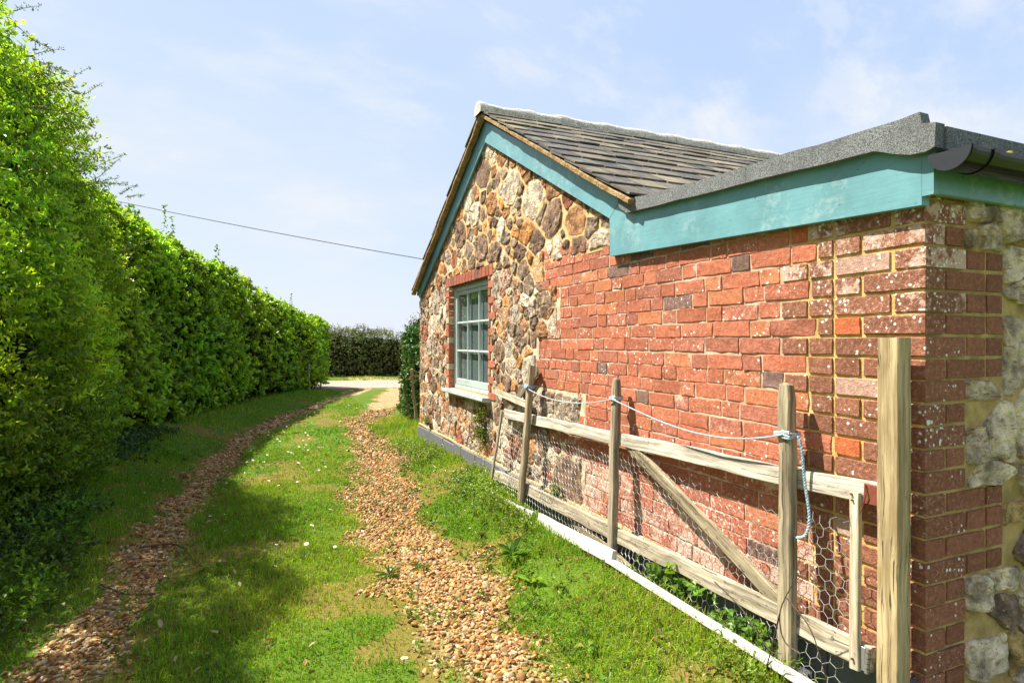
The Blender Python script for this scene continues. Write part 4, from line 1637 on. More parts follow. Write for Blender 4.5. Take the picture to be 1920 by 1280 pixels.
class HedgeShape:
    """Clipped bank of foliage: a ground path (lane side), height, thickness, rounded shoulders."""

    def __init__(s, path, heights, thick, base, rad=0.35, lump=0.12, seed=1, bulge=0.0):
        s.p = catmull(path, 200)
        d = np.linalg.norm(np.diff(s.p, axis=0), axis=1)
        s.L = np.concatenate([[0], np.cumsum(d)])
        hs = np.linspace(0, 199, len(heights))
        s.h = np.interp(np.arange(200), hs, heights)
        s.thick, s.base, s.rad, s.lump, s.seed, s.bulge = thick, base, rad, lump, seed, bulge

    def at(s, u, w, inset=0.0):
        """u along the path in metres, w = 0 (foot of the lane face) .. 1 (far foot)."""
        px = np.interp(u, s.L, s.p[:, 0])
        py = np.interp(u, s.L, s.p[:, 1])
        e = 0.05
        tx = np.interp(u + e, s.L, s.p[:, 0]) - np.interp(u - e, s.L, s.p[:, 0])
        ty = np.interp(u + e, s.L, s.p[:, 1]) - np.interp(u - e, s.L, s.p[:, 1])
        l = np.hypot(tx, ty) + 1e-9
        nx, ny = ty / l, -tx / l
        H = np.interp(u, s.L, s.h)
        r = s.rad
        b = s.base
        f1 = H - r - b
        arc = math.pi / 2 * r
        top = np.maximum(s.thick - 2 * r, 0.05)
        tot = f1 * 2 + arc * 2 + top
        q = w * tot
        o = np.zeros_like(u)
        z = np.zeros_like(u)
        no = np.zeros_like(u)
        nz = np.zeros_like(u)
        m = q < f1
        z[m] = b + q[m]
        no[m] = 1
        m2 = (q >= f1) & (q < f1 + arc)
        a = (q - f1) / r
        o[m2] = -r + r * np.cos(a[m2])
        z[m2] = (H - r)[m2] + r * np.sin(a[m2])
        no[m2] = np.cos(a[m2])
        nz[m2] = np.sin(a[m2])
        m3 = (q >= f1 + arc) & (q < f1 + arc + top)
        o[m3] = -r - (q - f1 - arc)[m3]
        z[m3] = H[m3]
        nz[m3] = 1
        m4 = (q >= f1 + arc + top) & (q < f1 + 2 * arc + top)
        a = (q - f1 - arc - top) / r
        o[m4] = -s.thick + r - r * np.sin(a[m4])
        z[m4] = (H - r)[m4] + r * np.cos(a[m4])
        no[m4] = -np.sin(a[m4])
        nz[m4] = np.cos(a[m4])
        m5 = q >= f1 + 2 * arc + top
        o[m5] = -s.thick
        z[m5] = (H - r)[m5] - (q - f1 - 2 * arc - top)[m5]
        no[m5] = -1
        if s.bulge:
            hh = np.clip((z - b) / np.maximum(H - b, 0.1), 0, 1)
            o = o + s.bulge * np.sin(hh * math.pi) * (no > -0.5)
        P = np.stack([px + nx * o, py + ny * o, z + gz(px, py) * 0.5], -1)
        N = np.stack([nx * no, ny * no, nz], -1)
        lump = fbm(P, 1.5, 3, s.seed) * s.lump + vnoise(P, 0.7, s.seed + 5) * s.lump * 0.7
        return P + N * (lump - inset)[:, None], N

    def core(s, name, inset, parent):  # added solid dark mesh behind the leaves, blocks light in place of branches
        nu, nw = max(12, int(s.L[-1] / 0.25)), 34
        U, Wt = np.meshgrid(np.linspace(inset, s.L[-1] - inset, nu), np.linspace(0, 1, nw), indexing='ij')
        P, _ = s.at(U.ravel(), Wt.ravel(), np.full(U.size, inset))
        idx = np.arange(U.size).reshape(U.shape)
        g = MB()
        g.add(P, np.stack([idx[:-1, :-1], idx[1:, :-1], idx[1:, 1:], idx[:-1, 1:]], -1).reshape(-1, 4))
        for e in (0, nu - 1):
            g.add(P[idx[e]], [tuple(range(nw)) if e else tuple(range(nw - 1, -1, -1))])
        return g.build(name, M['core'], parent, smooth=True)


def stems(parent, shape, n, u0, u1, r=0.018):
    for i in range(n):
        mb = MB()
        u = np.array([rnd.uniform(u0, u1)])
        P, N = shape.at(u, np.array([0.0]), np.array([rnd.uniform(0.12, 0.4)]))
        x, y = P[0, 0], P[0, 1]
        z = float(gz(x, y)) - 0.05
        lean = np.array([rnd.gauss(0, 0.10), rnd.gauss(0, 0.12), 0])
        pts = [(x, y, z), (x + lean[0] * 0.4 + rnd.gauss(0, 0.02), y + lean[1] * 0.4, z + 0.35), (x + lean[0], y + lean[1], z + 0.95)]
        mb.tube(catmull(pts, 8), r * rnd.uniform(0.6, 1.4), 6, r1=r * 0.5)
        mb.build('stem', M['twig'], parent, smooth=True)


# --- long clipped hedge on the left of the lane
hedge = empty('privet_hedge', (-0.9, 12.0, 0.0), 'long clipped bright green hedge curving along the left side of the lane', 'hedge')
HS = HedgeShape([(-1.80, 5.6), (-1.80, 7.4), (-1.62, 9.0), (-1.12, 10.8), (-0.52, 12.4), (0.32, 14.6), (1.20, 16.7), (1.70, 17.9), (1.68, 18.8), (1.0, 19.5), (-0.6, 20.2)],
                [3.5, 3.28, 3.06, 2.88, 2.63, 2.30, 2.12, 2.00, 1.96, 1.95, 1.95], 1.5, 0.12, 0.34, 0.085, 3)
HS.core('light_block_core', 0.26, hedge)
mb = MB()
LT = HS.L[-1]
n = 10500
u = R.uniform(0, LT, n)
u = np.where(R.random(n) < 0.35, R.uniform(0, LT * 0.45, n), u)
w = R.beta(1.0, 1.25, n) * 0.80
Pn, Nn = HS.at(u, w, R.gamma(1.6, 0.055, n) - 0.03)
keep = ((Pn[:, 2] > 0.30 + 0.16 * vnoise(Pn, 1.1, 61)) | (R.random(n) < 0.4)) & (vnoise(Pn, 2.6, 62) + 0.6 * vnoise(Pn, 6, 63) > -0.75)
Pn, Nn = Pn[keep], Nn[keep]
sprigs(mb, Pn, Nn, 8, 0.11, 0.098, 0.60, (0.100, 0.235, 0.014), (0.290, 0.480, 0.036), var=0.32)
# back and crown filler
n = 3500
Pn, Nn = HS.at(R.uniform(0, LT, n), R.uniform(0.6, 1.0, n), R.gamma(1.5, 0.05, n))
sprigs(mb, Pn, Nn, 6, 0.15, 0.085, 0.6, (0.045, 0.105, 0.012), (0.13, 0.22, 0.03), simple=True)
# rogue shoots above the top
for (px, py, dd) in ((310, 405, 9.3), (322, 425, 9.2), (408, 475, 11.3), (445, 520, 12.0), (545, 562, 15.5), (500, 552, 13.8)):
    p = ond(px, py, dd)
    k = 9
    q = p + np.stack([R.normal(0, 0.015, k), R.normal(0, 0.02, k), np.linspace(-0.30, 0.12, k)], -1)
    sprigs(mb, q, np.tile([0.0, 0, 1.0], (k, 1)), 4, 0.05, 0.055, 0.62, (0.05, 0.12, 0.012), (0.14, 0.24, 0.03), up=0.3, simple=False)
mb.build('foliage', M['leaf'], hedge)
stems(hedge, HS, 26, 7.0, 13.2, 0.018)

# --- loose thorny shrub nearest the camera
shrub = empty('thorny_shrub', (-2.2, 4.4, 0.0), 'tall loose pale green shrub with arching thorny twigs, nearest the camera', 'shrub')
SH = HedgeShape([(-2.30, 1.2), (-2.15, 2.6), (-1.85, 4.0), (-1.62, 5.2), (-1.58, 6.2), (-1.80, 7.0), (-2.4, 7.5)], [2.9, 3.2, 3.55, 3.78, 3.80, 3.62, 3.2], 1.7, 0.28, 0.6, 0.20, 9, 0.16)
crown_h = SH.h.copy()
SH.h = crown_h * 0.66  # blocking core kept low so sunlight passes through the crown
SH.core('light_block_core', 0.45, shrub)
SH.h = crown_h
mb = MB()
LS = SH.L[-1]
n = 15000
u = R.uniform(0, LS, n)
w = R.beta(1.0, 1.2, n) * 0.78
Pn, Nn = SH.at(u, w, R.gamma(1.7, 0.085, n) - 0.10)
hole = vnoise(Pn, 2.2, 71) + 0.6 * vnoise(Pn, 5, 72)
keep = (hole > -0.45) & ((Pn[:, 2] < 2.45) | (R.random(n) < 0.5 + 0.35 * (vnoise(Pn, 1.9, 73) > 0.1)))
Pn, Nn = Pn[keep], Nn[keep]
sprigs(mb, Pn, Nn, 10, 0.14, 0.054, 0.44, (0.155, 0.305, 0.012), (0.380, 0.560, 0.036), up=0.25, spread=1.0, var=0.32)
# drooping foot foliage
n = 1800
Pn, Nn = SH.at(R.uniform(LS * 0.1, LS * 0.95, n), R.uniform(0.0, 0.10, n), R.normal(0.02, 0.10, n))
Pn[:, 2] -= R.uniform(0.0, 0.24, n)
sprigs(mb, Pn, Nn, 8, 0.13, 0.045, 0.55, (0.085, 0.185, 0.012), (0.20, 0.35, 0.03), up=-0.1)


def twig_path(p0, d, L, n=9, droop=0.15, wig=0.06):
    d = np.array(d, float) / np.linalg.norm(d)
    P = [np.array(p0, float)]
    for i in range(n):
        d = d + np.array([rnd.gauss(0, wig), rnd.gauss(0, wig), rnd.gauss(0, wig) - droop / n])
        d /= np.linalg.norm(d)
        P.append(P[-1] + d * L / n)
    return np.array(P)


tw = MB()
twl = []
for i in range(120):                                   # arching twigs from the crown and face
    u = np.array([rnd.uniform(0.12, 0.97) * LS])
    w = np.array([rnd.uniform(0.22, 0.55)])
    P, N = SH.at(u, w, np.array([0.12]))
    d = N[0] + np.array([0.25, rnd.gauss(0.25, 0.6), rnd.uniform(0.1, 0.9)])
    twl.append((twig_path(P[0], d, rnd.uniform(0.22, 0.62)), 0.0042))
for (px, py, qx, qy, dd) in ((118, 205, 193, 150, 5.6), (120, 215, 158, 205, 5.5), (120, 265, 183, 267, 5.7), (130, 305, 210, 290, 6.0), (170, 340, 243, 300, 6.4), (205, 345, 240, 345, 6.6), (225, 365, 252, 343, 6.8), (-10, 30, 78, 0, 4.5), (8, 28, 62, 95, 4.7), (50, 68, 102, 92, 4.8), (60, 110, 126, 140, 5.0), (235, 370, 270, 365, 7.2), (0, 10, 40, -30, 4.5)):
    a, b = ond(px, py, dd), ond(qx, qy, dd - 0.05)
    twl.append((twig_path(a, b - a, np.linalg.norm(b - a), 9, 0.05, 0.05), 0.0042))
tp, tn = [], []
for P, r in twl:
    tw.tube(P, r, 5, r1=0.0012)
    for i in range(1, len(P)):
        for k in range(3):
            f = rnd.random()
            q = P[i - 1] * (1 - f) + P[i] * f
            v = np.array([rnd.gauss(0, 1), rnd.gauss(0, 1), rnd.gauss(0, 1)])
            v /= np.linalg.norm(v)
            if k == 0:
                tw.tube([q, q + v * rnd.uniform(0.012, 0.03)], 0.0014, 4, r1=0.0004, cap=False)
            else:
                tp.append(q)
                tn.append(v)
sprigs(mb, np.array(tp), np.array(tn), 4, 0.022, 0.022, 0.5, (0.07, 0.13, 0.012), (0.13, 0.21, 0.025), up=0.3)
# the long bare purple branch hanging down the face, and stems at the foot
tw.tube(catmull([ond(30, 255, 4.4), ond(38, 330, 4.25), ond(34, 420, 4.2), ond(40, 460, 4.2), ond(22, 500, 4.25), ond(-8, 530, 4.3)], 40), 0.012, 7, r1=0.008)
tw.tube(catmull([ond(122, 740, 4.9), ond(124, 640, 4.9), ond(127, 560, 4.95), ond(150, 470, 5.0)], 20), 0.006, 6)
tw.tube(catmull([ond(5, 380, 4.3), ond(60, 350, 4.6), ond(110, 300, 5.0)], 12), 0.006, 6)
for i in range(16):
    y = rnd.uniform(2.4, 6.8)
    x = np.interp(y, [2, 4, 5.2, 7], [-2.3, -1.9, -1.72, -1.85]) + rnd.uniform(-0.25, 0.12)
    z = float(gz(x, y))
    P = twig_path((x, y, z - 0.04), (rnd.gauss(0, 0.25), rnd.gauss(0, 0.35), 1), rnd.uniform(0.5, 0.9), 8, 0, 0.12)
    tw.tube(P, rnd.uniform(0.006, 0.016), 6, r1=0.004)
mb.build('foliage', M['leaf'], shrub)
tw.build('twigs', M['twig'], shrub, smooth=True)

# --- ivy bank beyond the building
ivy = empty('ivy_bank', (2.75, 11.0, 0.0), 'dark glossy ivy bank at the far corner of the stone building', 'ivy')
IV = HedgeShape([(3.6, 14.0), (3.15, 13.0), (2.75, 11.8), (2.45, 10.6), (2.32, 9.6), (2.6, 9.0), (3.2, 8.8)], [1.2, 1.35, 1.45, 1.62, 1.72, 1.72, 1.7], 1.0, 0.05, 0.35, 0.12, 14)
IV.core('light_block_core', 0.16, ivy)
mb = MB()
n = 3600
Pn, Nn = IV.at(R.uniform(0, IV.L[-1], n), R.uniform(0, 0.75, n), R.gamma(1.6, 0.04, n) - 0.04)
sprigs(mb, Pn, Nn, 6, 0.10, 0.062, 0.85, (0.035, 0.090, 0.018), (0.105, 0.195, 0.034), up=-0.2, var=0.3)
mb.build('foliage', M['ivy'], ivy)
mb = MB()
n = 420
Pn, Nn = IV.at(R.uniform(IV.L[-1] * 0.35, IV.L[-1], n), R.uniform(0.36, 0.6, n), R.normal(-0.06, 0.04, n))
sprigs(mb, Pn, Nn, 6, 0.12, 0.04, 0.5, (0.07, 0.035, 0.025), (0.12, 0.07, 0.04), up=0.6)
mb.build('dry_shoots', M['leaf_dull'], ivy)

# --- dark hedge across the road
fh = empty('far_hedge', (3.6, 24.0, 0.0), 'dull brown-green hedge across the gravel road at the end of the lane', 'hedge')


def dl(D, la):
    return (D * SY + la * CY, D * CY - la * SY)


FH = HedgeShape([dl(23.6, -13), dl(23.6, -10), dl(23.4, -8), dl(23.4, -6), dl(23.5, -4.5), dl(23.7, -2), dl(24, 3)], [1.65, 1.78, 1.86, 1.80, 1.45, 1.3, 1.3], 1.6, -0.05, 0.6, 0.34, 23)
FH.core('light_block_core', 0.25, fh)
mb = MB()
n = 9000
Pn, Nn = FH.at(R.uniform(0, FH.L[-1], n), R.uniform(0, 0.75, n), R.gamma(1.6, 0.06, n) - 0.06)
sprigs(mb, Pn, Nn, 7, 0.16, 0.075, 0.5, (0.075, 0.098, 0.028), (0.19, 0.215, 0.08), up=0.2, var=0.3, simple=True)
mb.build('foliage', M['leaf_dull'], fh)

# thin white marker post in front of the hedge
g = MB()
p = ond(579, 737, 15.6)
g.bar(p - np.array([0, 0, 0.1]), p + np.array([0, 0, 0.78]), 0.05, 0.05, (0.4, 1, 0), 0.006, 6, 0.003, (1.5, 1.5, 1.5, 0))
tag(g.build('marker_post', M['stake']), 'short pale post at the foot of the long hedge near its far end', 'post')

# ------------------------------------------------------------------ grass


def grass_patch(mb, n, x0, x1, y0, y1, hfun, wd, keepf, lean=0.5):
    x, y = R.uniform(x0, x1, n), R.uniform(y0, y1, n)
    k = R.random(n) < keepf(x, y)
    x, y = x[k], y[k]
    n = len(x)
    z = gz(x, y)
    h = hfun(x, y) * R.uniform(0.55, 1.35, n)
    a = R.uniform(0, 2 * math.pi, n)
    b = R.uniform(0, 2 * math.pi, n)
    ln = np.abs(R.normal(0, lean, n)) + 0.15
    base = P3(x, y, z - 0.004)
    side = np.stack([np.cos(a), np.sin(a), 0 * a], -1) * (wd * R.uniform(0.7, 1.4, n))[:, None]
    out = np.stack([np.cos(b), np.sin(b), 0 * b], -1)
    mid = base + out * (h * ln * 0.35)[:, None] + np.array([0, 0, 1]) * (h * 0.62)[:, None]
    tip = base + out * (h * ln * 1.05)[:, None] + np.array([0, 0, 1]) * (h * np.clip(1.05 - ln * 0.35, 0.35, 1))[:, None]
    V = np.stack([base - side / 2, base + side / 2, mid + side * 0.38, mid - side * 0.38, tip], 1).reshape(-1, 3)
    i = np.arange(n)[:, None] * 5
    pn = fbm(P3(x, y), 1.1, 3, 91)
    g = gravel(x, y)
    yel = np.clip(0.34 + 0.42 * pn + R.normal(0, 0.18, n) + 0.5 * np.exp(-((g - 0.35) / 0.2) ** 2), 0, 1)
    yel = np.clip(yel + 0.28 * sstep(0.25, 0.7, x - np.interp(y, TRY, TRX)), 0, 1)
    dry = R.random(n) < (0.05 + 0.22 * yel)
    c = np.stack([0.100 + 0.200 * yel, 0.275 + 0.140 * yel, 0.012 + 0.014 * yel], -1)
    c[dry] = np.array([0.30, 0.235, 0.095])
    c = c * np.clip(R.normal(1, 0.2, n), 0.5, 1.6)[:, None]
    C = np.repeat(np.column_stack([c, np.ones(n)]), 5, 0)
    mb.add(V, np.concatenate([i + np.array([[0, 1, 2, 3]])]), C)
    mb.f.append(((i + np.array([[3, 2, 4]]) + (mb.n - len(V))).ravel(), np.full(n, 3)))
    mb.m.append(np.zeros(n, int))


def lawn_keep(x, y):
    g = gravel(x, y)
    hb = np.interp(y, HBY, HBX)
    ok = (x > hb - 0.5) & (x < np.where(y < 4.4, 1.84, 1.985)) & (x < np.where(y < 8.1, 1.985, 2.6 + 0.15 * (y - 8))) & (x * SY + y * CY < 17.2)
    thin = np.clip(0.80 + 0.5 * fbm(P3(x, y), 2.0, 2, 95), 0.25, 1)
    ms = sstep(0.25, 0.65, fbm(P3(x, y), 1.9, 3, 141) * 0.6 + 0.75 * np.exp(-((g - 0.30) / 0.28) ** 2) - 0.12)
    return ok * np.clip(1.25 - g * 1.75, 0.03 + 0.16 * (fbm(P3(x, y), 4.0, 2, 147) > 0.35), 1) * thin * (1 - 0.72 * ms)


def lawn_h(x, y):
    tr, tl = np.interp(y, TRY, TRX), np.interp(y, TLY, TLX)
    h = 0.031 + 0.016 * vnoise(P3(x, y), 2.5, 97) + 0.016 * np.clip(vnoise(P3(x, y), 7.5, 99), 0, 1)
    h = h + 0.030 * sstep(0.5, 1.0, x - tr) + 0.028 * sstep(0.45, 1.0, tl - x)
    g = gravel(x, y)
    return h * np.clip(1.1 - 0.7 * g, 0.4, 1.1)


mb = MB()
grass_patch(mb, 150000, -2.4, 2.0, 1.6, 4.2, lawn_h, 0.0042, lawn_keep)
grass_patch(mb, 130000, -2.4, 2.0, 4.2, 8.0, lawn_h, 0.0052, lawn_keep)
grass_patch(mb, 90000, -2.4, 4.2, 8.0, 17.5, lambda x, y: lawn_h(x, y) * 1.1, 0.008, lawn_keep)
grass_patch(mb, 14000, -3.4, 2.0, 0.2, 1.6, lawn_h, 0.006, lawn_keep)
# longer tufts against the wall corner and the far verge
grass_patch(mb, 6000, 1.55, 2.35, 7.4, 10.5, lambda x, y: 0.10 + 0 * x, 0.006, lambda x, y: np.where((x < 2.0) | (y > 8.05), np.clip(0.6 + fbm(P3(x, y), 2, 2, 98), 0, 1), 0))
grass_patch(mb, 16000, -3.0, 8.0, 18.0, 26.0, lambda x, y: 0.07 + 0 * x, 0.014, lambda x, y: ((x * SY + y * CY > 21.0) & (x * SY + y * CY < 24.2)) * 0.8)
tag(mb.build('grass', M['grass']), 'short bright green grass between and beside the two gravel wheel tracks', 'grass', kind='stuff')

# ------------------------------------------------------------------ gravel
import bmesh
bm = bmesh.new()
bmesh.ops.create_icosphere(bm, subdivisions=2, radius=1.0)
IV2 = np.array([v.co[:] for v in bm.verts])
IF2 = np.array([[v.index for v in f.verts] for f in bm.faces])
bm.free()
bm = bmesh.new()
bmesh.ops.create_icosphere(bm, subdivisions=1, radius=1.0)
IV1 = np.array([v.co[:] for v in bm.verts])
IF1 = np.array([[v.index for v in f.verts] for f in bm.faces])
bm.free()
PEB = np.array([(0.54, 0.34, 0.12), (0.48, 0.27, 0.08), (0.56, 0.40, 0.19), (0.38, 0.21, 0.08), (0.48, 0.35, 0.20), (0.38, 0.33, 0.26), (0.64, 0.53, 0.36), (0.38, 0.17, 0.07), (0.56, 0.33, 0.10), (0.30, 0.16, 0.06)])


def pebbles(mb, n, x0, x1, y0, y1, size, tmpl, thr=0.5):
    Vt, Ft = tmpl
    x, y = R.uniform(x0, x1, n), R.uniform(y0, y1, n)
    g = gravel(x, y) * (0.85 + 0.35 * (fbm(P3(x, y), 3.0, 2, 77) > -0.35)) + R.normal(0, 0.15, n)
    k = g > thr
    x, y = x[k], y[k]
    n = len(x)
    s = size * np.clip(np.exp(R.normal(0, 0.38, n)), 0.45, 2.1)
    sc = np.stack([s * R.uniform(0.8, 1.4, n), s * R.uniform(0.7, 1.1, n), s * R.uniform(0.4, 0.75, n)], -1) * 0.5
    a = R.uniform(0, 2 * math.pi, n)
    tl = R.normal(0, 0.35, (n, 2))
    ph = R.uniform(0, 50, (n, 1, 3))
    loc = Vt[None] * (1 + 0.22 * vnoise(Vt[None] * 1.0 + ph, 1.3, 7)[..., None])
    loc = loc * sc[:, None]
    ca, sa = np.cos(a)[:, None], np.sin(a)[:, None]
    X = loc[..., 0] * ca - loc[..., 1] * sa
    Y = loc[..., 0] * sa + loc[..., 1] * ca
    Z = loc[..., 2] + X * tl[:, :1] + Y * tl[:, 1:]
    z = gz(x, y) + sc[:, 2] * R.uniform(0.2, 1.1, n)
    V = np.stack([X + x[:, None], Y + y[:, None], Z + z[:, None]], -1).reshape(-1, 3)
    m = len(Vt)
    F = (Ft[None] + (np.arange(n) * m)[:, None, None]).reshape(-1, 3)
    c = PEB[R.integers(0, len(PEB), n)] * np.clip(R.normal(0.66, 0.20, (n, 1)), 0.25, 1.25) * np.array([[0.98, 0.87, 0.70]])
    C = np.repeat(np.column_stack([c, np.zeros(n)]), m, 0)
    mb.add(V, F, C)


mb = MB()
pebbles(mb, 26000, 0.30, 1.70, 1.7, 4.2, 0.0148, (IV2, IF2))
pebbles(mb, 20000, 0.45, 1.75, 4.2, 7.0, 0.017, (IV1, IF1))
pebbles(mb, 14000, 0.6, 3.0, 7.0, 12.0, 0.024, (IV1, IF1))
pebbles(mb, 16000, -1.3, 0.0, 1.8, 4.6, 0.0146, (IV2, IF2))
pebbles(mb, 10000, -1.1, 0.3, 4.6, 9.0, 0.0195, (IV1, IF1))
pebbles(mb, 4000, -0.6, 1.6, 9.0, 14.0, 0.032, (IV1, IF1))
tag(mb.build('gravel', M['pebble'], smooth=True), 'golden brown pea gravel lying in the two wheel tracks', 'gravel', kind='stuff')

# ------------------------------------------------------------------ weeds, ivy on the ground
mb = MB()
n = 2300
y = 1.2 + 6.8 * R.random(n) ** 0.9
x = np.interp(y, [1, 3, 5, 8], [1.80, 1.76, 1.72, 1.80]) + R.normal(0, 0.12, n)
k = (x < np.where(y < 4.2, 1.83, 1.97)) & (fbm(P3(x, y), 1.8, 2, 101) > np.where(y < 3.2, 0.10, -0.25)) & ((y > 4.4) | (np.abs(x - 1.78) > 0.05))
x, y = x[k], y[k]
P = P3(x, y, gz(x, y) + R.uniform(0, 0.05, len(x)))
sprigs(mb, P, np.tile([-0.2, 0, 1.0], (len(P), 1)), 7, 0.07, 0.026, 0.6, (0.10, 0.17, 0.025), (0.20, 0.30, 0.05), up=0.4, var=0.3)
n = 500
y = 1.4 + 6 * R.random(n)
x = 1.30 + R.normal(0, 0.22, n)
k = gravel(x, y) < 0.45
P = P3(x[k], y[k], gz(x[k], y[k]) + 0.01)
sprigs(mb, P, np.tile([0, 0, 1.0], (len(P), 1)), 6, 0.04, 0.030, 0.6, (0.09, 0.19, 0.02), (0.17, 0.29, 0.04), up=0.4)
n = 2600
y = 1.9 + 9 * R.random(n) ** 1.6
x = np.interp(y, TLY, TLX) + 0.15 + R.random(n) * (np.interp(y, TRY, TRX) - np.interp(y, TLY, TLX) - 0.3)
k = (fbm(P3(x, y), 2.3, 2, 131) > 0.18)
P = P3(x[k], y[k], gz(x[k], y[k]) + 0.012)
sprigs(mb, P, np.tile([0, 0, 1.0], (len(P), 1)), 5, 0.022, 0.020, 0.7, (0.10, 0.24, 0.03), (0.20, 0.36, 0.06), up=0.6)
n = 900
y = 1.8 + 7 * R.random(n)
x = np.where(R.random(n) < 0.6, np.interp(y, TRY, TRX) + R.normal(0, 0.3, n), np.interp(y, TLY, TLX) + R.normal(0, 0.22, n))
k = (fbm(P3(x, y), 3.3, 2, 133) > 0.22)
P = P3(x[k], y[k], gz(x[k], y[k]) + 0.012)
sprigs(mb, P, np.tile([0, 0, 1.0], (len(P), 1)), 7, 0.030, 0.030, 0.35, (0.07, 0.17, 0.02), (0.14, 0.28, 0.03), up=0.5)
tag(mb.build('weeds', M['leaf']), 'low leafy weeds along the foot of the wall', 'weeds', kind='stuff')

mb = MB()
n = 3400
y = R.uniform(3.2, 9.2, n)
x = np.interp(y, HBY, HBX) + 0.10 + np.abs(R.normal(0, 0.30, n)) - 0.15
k = fbm(P3(x, y), 1.3, 2, 105) > -0.15
P = P3(x[k], y[k], gz(x[k], y[k]) + R.uniform(0.0, 0.07, k.sum()))
sprigs(mb, P, np.tile([0.4, 0, 0.8], (len(P), 1)), 5, 0.07, 0.040, 0.85, (0.026, 0.070, 0.018), (0.055, 0.120, 0.026), up=0.2)
tag(mb.build('ground_ivy', M['ivy']), 'dark ivy creeping over the bank under the hedge', 'ivy', kind='stuff')


mb = MB()
n = 2600
y = R.uniform(1.2, 6.0, n)
x = np.interp(y, TLY, TLX) - 0.30 - 1.0 * R.random(n) ** 1.1
k = (fbm(P3(x, y), 1.6, 2, 151) > 0.25 - 0.6 * (np.interp(y, TLY, TLX) - 0.30 - x)) & (gravel(x, y) < 0.3)
P = P3(x[k], y[k], gz(x[k], y[k]) + R.uniform(0.0, 0.10, k.sum()))
sprigs(mb, P, np.tile([0.25, 0, 1.0], (len(P), 1)), 6, 0.08, 0.040, 0.55, (0.055, 0.145, 0.014), (0.14, 0.28, 0.026), up=0.4, var=0.4)
tag(mb.build('undergrowth', M['leaf']), 'mixed leafy undergrowth at the foot of the thorny shrub', 'undergrowth', kind='stuff')
mb = MB()
n = 1500
y = 1.8 + 8 * R.random(n) ** 1.3
x = np.where(R.random(n) < 0.6, np.interp(y, TLY, TLX) + R.normal(-0.05, 0.30, n), np.where(R.random(n) < 0.4, 1.72 + R.normal(0, 0.14, n), R.uniform(-1.8, 1.6, n)))
k = x < 1.83
x, y = x[k], y[k]
n = len(x)
D = np.stack([R.normal(0, 1, n), R.normal(0, 1, n), R.normal(0, 0.25, n)], -1)
Nn = np.stack([R.normal(0, 0.4, n), R.normal(0, 0.4, n), np.ones(n)], -1)
pal = np.array([(0.20, 0.10, 0.04), (0.30, 0.19, 0.08), (0.12, 0.065, 0.035), (0.38, 0.28, 0.14), (0.16, 0.06, 0.035)])
Lf = 0.030 * np.clip(np.exp(R.normal(0, 0.35, n)), 0.4, 2)
add_leaves(mb, P3(x, y, gz(x, y) + R.uniform(0.008, 0.03, n)), D, Nn, Lf, Lf * R.uniform(0.3, 0.6, n), np.column_stack([pal[R.integers(0, 5, n)], np.ones(n)]), fold=0.3)
tag(mb.build('leaf_litter', M['leaf_dull']), 'small brown leaf litter strewn over the lane', 'leaf litter', kind='stuff')


# --- single plants
def plant(name, label, cat, x, y, n, L, ratio, base, tip, mat='leaf', up=0.7, group=None):
    g = MB()
    z = float(gz(x, y))
    a = np.arange(n) * 2.4 + rnd.uniform(0, 6)
    el = R.uniform(up - 0.35, up + 0.35, n)
    D = np.stack([np.cos(a) * np.cos(el), np.sin(a) * np.cos(el), np.sin(el)], -1)
    Nn = np.stack([-np.cos(a) * np.sin(el), -np.sin(a) * np.sin(el), np.cos(el)], -1)
    Ls = L * R.uniform(0.6, 1.15, n)
    f = R.random((n, 1))
    C = np.column_stack([np.array(base) * (1 - f) + np.array(tip) * f, np.ones(n)])
    add_leaves(g, np.tile([x, y, z + 0.005], (n, 1)) + D * 0.01, D, Nn, Ls, Ls * ratio, C, curl=0.35, fold=0.15)
    return tag(g.build(name, M[mat]), label, cat, group)


def onground(px, py, z=0.0):
    d = ray(px, py)
    t = (EYE - z) / -d[2]
    return (EYEP + d * t)[:2]


plant('dock_plant', 'broad-leaved dock plant in the verge beside the gravel track', 'plant', *onground(960, 1030, 0.09), 11, 0.13, 0.42, (0.06, 0.15, 0.02), (0.12, 0.24, 0.03))
plant('dock_plant', 'bright pale green two-leaved seedling in the verge left of the white batten', 'plant', *onground(998, 1068, 0.10), 5, 0.085, 0.5, (0.20, 0.38, 0.04), (0.26, 0.45, 0.06), up=0.6)
plant('weed_tuft', 'small dark weed tuft growing in the middle of the gravel track', 'weed', *onground(730, 1085, 0), 14, 0.10, 0.16, (0.03, 0.09, 0.012), (0.07, 0.16, 0.02), up=0.5)
plant('weed_tuft', 'pale sorrel clump on the grass edge left of the gravel track', 'weed', *onground(790, 1070, 0), 12, 0.07, 0.22, (0.05, 0.13, 0.015), (0.10, 0.20, 0.02), up=0.5)
